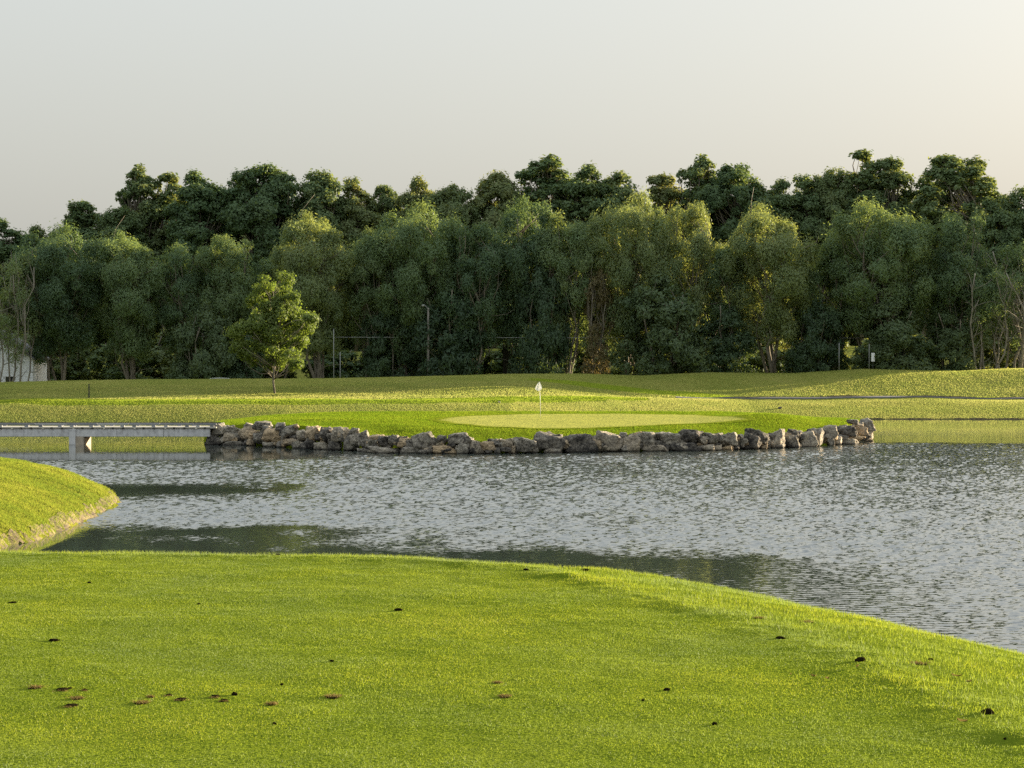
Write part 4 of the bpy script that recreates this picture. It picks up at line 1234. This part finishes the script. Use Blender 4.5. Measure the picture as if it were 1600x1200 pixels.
for i, (px, py, wp, hp, kind, lab) in enumerate(DIV):
    X, d = tee_pt(px, py)
    z = float(tee_z(np.array([X]), np.array([d]))[0])
    w_ = wp * d / FPX
    h_ = hp * d / FPX
    DPOS.append((X, d, w_ * 0.62))
    if kind == 'hole':
        # a hole's soil lies a little below the turf around it, crumbs at its near lip
        e = empty('divot', (X, d, z), lab, 'divot', 'divots and clods on the tee')
        add('soil', lump_mesh('soil', 4, w_, 0.010, 1.6, 60 + i), M['soil'], e, (0, 0, 0.002))
        add('dead_grass', tuft_mesh('dead_grass', 60, w_ * 1.2, w_ * 0.5, 0.008, 90 + i), M['thatch'], e, (0, -w_ * 0.75, 0.0))
    elif kind == 'clod':
        tag(add('clod', lump_mesh('clod', 6, w_, max(0.012, h_ * 0.85), 0.9, 60 + i), M['soil'], None, (X, d, z + 0.004)), lab, 'clod', 'divots and clods on the tee')
    elif kind == 'thatch':
        e = empty('bare_patch', (X, d, z), lab, 'bare patch', 'divots and clods on the tee')
        add('soil', lump_mesh('soil', 5, w_, 0.007, 1.3, 60 + i), M['soil'], e)
        add('dead_grass', tuft_mesh('dead_grass', 170, w_ * 1.3, w_ * 1.3, max(0.010, h_ * 0.5), 90 + i), M['thatch'], e, (0, 0, 0.004))
    else:
        n = 9; pts = []
        lm = MB()
        L = w_ * 0.62
        prof = [(-1, 0.0), (-0.6, 0.35), (0, 0.5), (0.55, 0.3), (1, 0.0)]
        for s, hw in prof: lm.v.append((s * L, -hw * L * 0.8, 0.01 + 0.25 * L * s * s)); lm.v.append((s * L, 0, 0.004 + 0.25 * L * s * s)); lm.v.append((s * L, hw * L * 0.8, 0.012 + 0.25 * L * s * s))
        for k in range(4):
            for j in (0, 1): lm.f.append((k * 3 + j, k * 3 + 3 + j, k * 3 + 4 + j, k * 3 + 1 + j))
        o = lm.build('fallen_leaf', M['thatch'], None, True, (X, d, z + 0.010))
        o.rotation_euler = (dr.uniform(-.4, .4), dr.uniform(-.3, .3), dr.uniform(0, 6))
        tag(o, lab, 'leaf', 'fallen leaves on the tee')

# ------------------------------------------------------------------ grass
def blades(n, dmin, dmax, smin, smax, h0, h1, wid, seed, lean=0.7, half=0.235, clump=0.0):
    rg = np.random.default_rng(seed)
    d = np.sqrt(rg.uniform(dmin ** 2, dmax ** 2, n)); X = rg.uniform(-1, 1, n) * (half * d + 0.25)
    s = tee_s(X, d)
    k = (s > smin) & (s < smax)
    for (ax, ay, r) in DPOS:
        k &= ((X - ax) ** 2 + ((d - ay) / 1.25) ** 2) > r * r
    X, d, s = X[k], d[k], s[k]
    if clump > 0:
        kk = rg.random(len(X)) < (1 - clump) + clump * sstep((vnoise(X * 5, d * 5, seed) - 0.35) / 0.3)
        X, d, s = X[kk], d[kk], s[kk]
    n = len(X)
    z = tee_z(X, d)
    p = np.stack([X, d, z - 0.002], 1)
    a = rg.uniform(0, 2 * np.pi, n); b_ = rg.uniform(0, 2 * np.pi, n)
    hh = rg.uniform(h0, h1, n) * (0.75 + 0.5 * vnoise(X * 3, d * 3, seed + 1))
    le = lean * rg.random(n)
    tip = p + np.stack([np.cos(a) * hh * le, np.sin(a) * hh * le, hh], 1)
    sd = np.stack([np.cos(b_), np.sin(b_), np.zeros(n)], 1) * (wid * rg.uniform(0.6, 1.2, n))[:, None]
    return np.stack([p - sd, p + sd, tip], 1), rg.random(n)
B1, T1 = blades(640000, 8.4, 21, -99, 0.25, 0.005, 0.0105, 0.0018, 1)
B2, T2 = blades(230000, 9.5, 23, -0.1, 3.2, 0.014, 0.034, 0.0018, 2, 0.8, clump=0.4)
def blade_obj(name, B, T):
    me = mesh_np(name, B.reshape(-1, 3), tris=np.arange(len(B) * 3).reshape(-1, 3))
    set_attr(me, 'tint', np.repeat(T, 3))
    return tag(add(name, me, M['blade']), kind='stuff')
blade_obj('grass', B1, T1)
blade_obj('long_grass', B2, T2)

# blades wherever the far turf stands up against the low sun
def far_blades(name, mat, n, xr, yr, zf, test, h0, h1, wid, seed, lean=0.6, tintf=None):
    rg = np.random.default_rng(seed)
    X = rg.uniform(*xr, n); d = rg.uniform(*yr, n)
    k = (np.abs(X) < 0.232 * d + 2) & test(X, d)
    X, d = X[k], d[k]; n = len(X)
    hh = rg.uniform(h0, h1, n)
    if tintf is not None: hh = hh * tintf(X, d)
    p = np.stack([X, d, zf(X, d) - 0.01], 1)
    a_ = rg.uniform(0, 2 * np.pi, n); b_ = rg.uniform(0, 2 * np.pi, n)
    tip = p + np.stack([np.cos(a_) * hh * lean, np.sin(a_) * hh * lean, hh], 1)
    sd = np.stack([np.cos(b_), np.sin(b_), np.zeros(n)], 1) * wid
    B = np.stack([p - sd, p + sd, tip], 1)
    me = mesh_np(name, B.reshape(-1, 3), tris=np.arange(n * 3).reshape(-1, 3))
    set_attr(me, 'tint', np.repeat(rg.random(n), 3))
    return tag(add(name, me, mat), kind='stuff')
def far_blade_mat(name, stops, trans=0.55):
    a = NT(name)
    v = a.coords((1, 1, 1), world=True)
    f = a.math('ADD', a.math('MULTIPLY', a.noise(v, 0.16, 5, 0.6), 0.75), a.math('MULTIPLY', a.attr('tint'), 0.25))
    return a.leafy(a.ramp(f, stops), None, trans)
M['bank_blade'] = far_blade_mat('bank_blades', [(0.34, (0.15, 0.21, 0.03)), (0.5, (0.24, 0.28, 0.03)), (0.64, (0.34, 0.33, 0.06))], 0.5)
M['rough_blade'] = far_blade_mat('rough_blades', [(0.34, (0.27, 0.32, 0.075)), (0.5, (0.34, 0.365, 0.095)), (0.66, (0.42, 0.405, 0.13))])
M['mown_blade'] = far_blade_mat('mown_blades', [(0.34, (0.17, 0.24, 0.025)), (0.5, (0.24, 0.32, 0.03)), (0.66, (0.32, 0.36, 0.05))])
def is_mown(X, d):
    t = d - shore(X); Rn_ = bank_r(X)
    wob = 1.6 * (vnoise(X / 5, d / 2, 61) - 0.5)
    l = (t > Rn_ - 2.6 + wob) & (t < Rn_ + 5 + wob) & (X < 14)
    r = (d > 246.6 + wob * 0.5) & (d < 251 + wob) & (X > 2)
    return l | r
def off_path(X, d):
    return ~((X > 16) & (np.abs(d + 0.8 - np.interp(X, [17.5, 20, 30, 45, 60, 85], [243.3, 243.5, 244.2, 245, 246.2, 248])) < 1.9))
far_blades('bank_grass', M['bank_blade'], 230000, (-27, -15.3), (71, 110), pen_z, lambda X, d: -poly_sdf(X, d, PEN) > 0.05, 0.04, 0.09, 0.011, 5,
           tintf=lambda X, d: 1 + 0.9 * np.exp(-np.maximum(-poly_sdf(X, d, PEN), 0) / 0.5))
M['hill_blade'] = far_blade_mat('hill_blades', [(0.34, (0.24, 0.29, 0.065)), (0.5, (0.34, 0.36, 0.09)), (0.66, (0.43, 0.415, 0.13))])
def on_bank(X, d): return d - shore(X) < bank_r(X) + 2.5 + 2 * (vnoise(X / 4, d / 3, 66) - 0.5)
far_blades('rough_grass', M['rough_blade'], 1300000, (-66, 66), (196, 250), far_z, lambda X, d: (d > shore(X) + 0.1) & ~is_mown(X, d) & off_path(X, d) & on_bank(X, d), 0.045, 0.09, 0.026, 6)
far_blades('hill_grass', M['hill_blade'], 340000, (-66, 66), (205, 279), far_z, lambda X, d: ~is_mown(X, d) & off_path(X, d) & ~on_bank(X, d), 0.05, 0.12, 0.04, 16)
far_blades('mown_grass', M['mown_blade'], 330000, (-66, 66), (196, 256), far_z, lambda X, d: is_mown(X, d) & off_path(X, d), 0.04, 0.09, 0.04, 7)
def isl_test(X, d):
    s_ = -poly_sdf(X, d, ISL) - 1.5
    return (s_ > 0.05) & (poly_sdf(X, d, GREEN) > -0.7 + 0.9 * vnoise(X * 7, d * 7, 91))
M['fringe_blade'] = far_blade_mat('fringe_blades', [(0.34, (0.10, 0.17, 0.012)), (0.5, (0.15, 0.225, 0.014)), (0.66, (0.21, 0.26, 0.022))], 0.5)
far_blades('fringe_grass', M['fringe_blade'], 230000, (-26, 30), (145, 198), isl_z, isl_test, 0.03, 0.10, 0.025, 8, tintf=lambda X, d: np.clip(0.35 + (poly_sdf(X, d, GREEN) + 1.5) / 3, 0.3, 1))
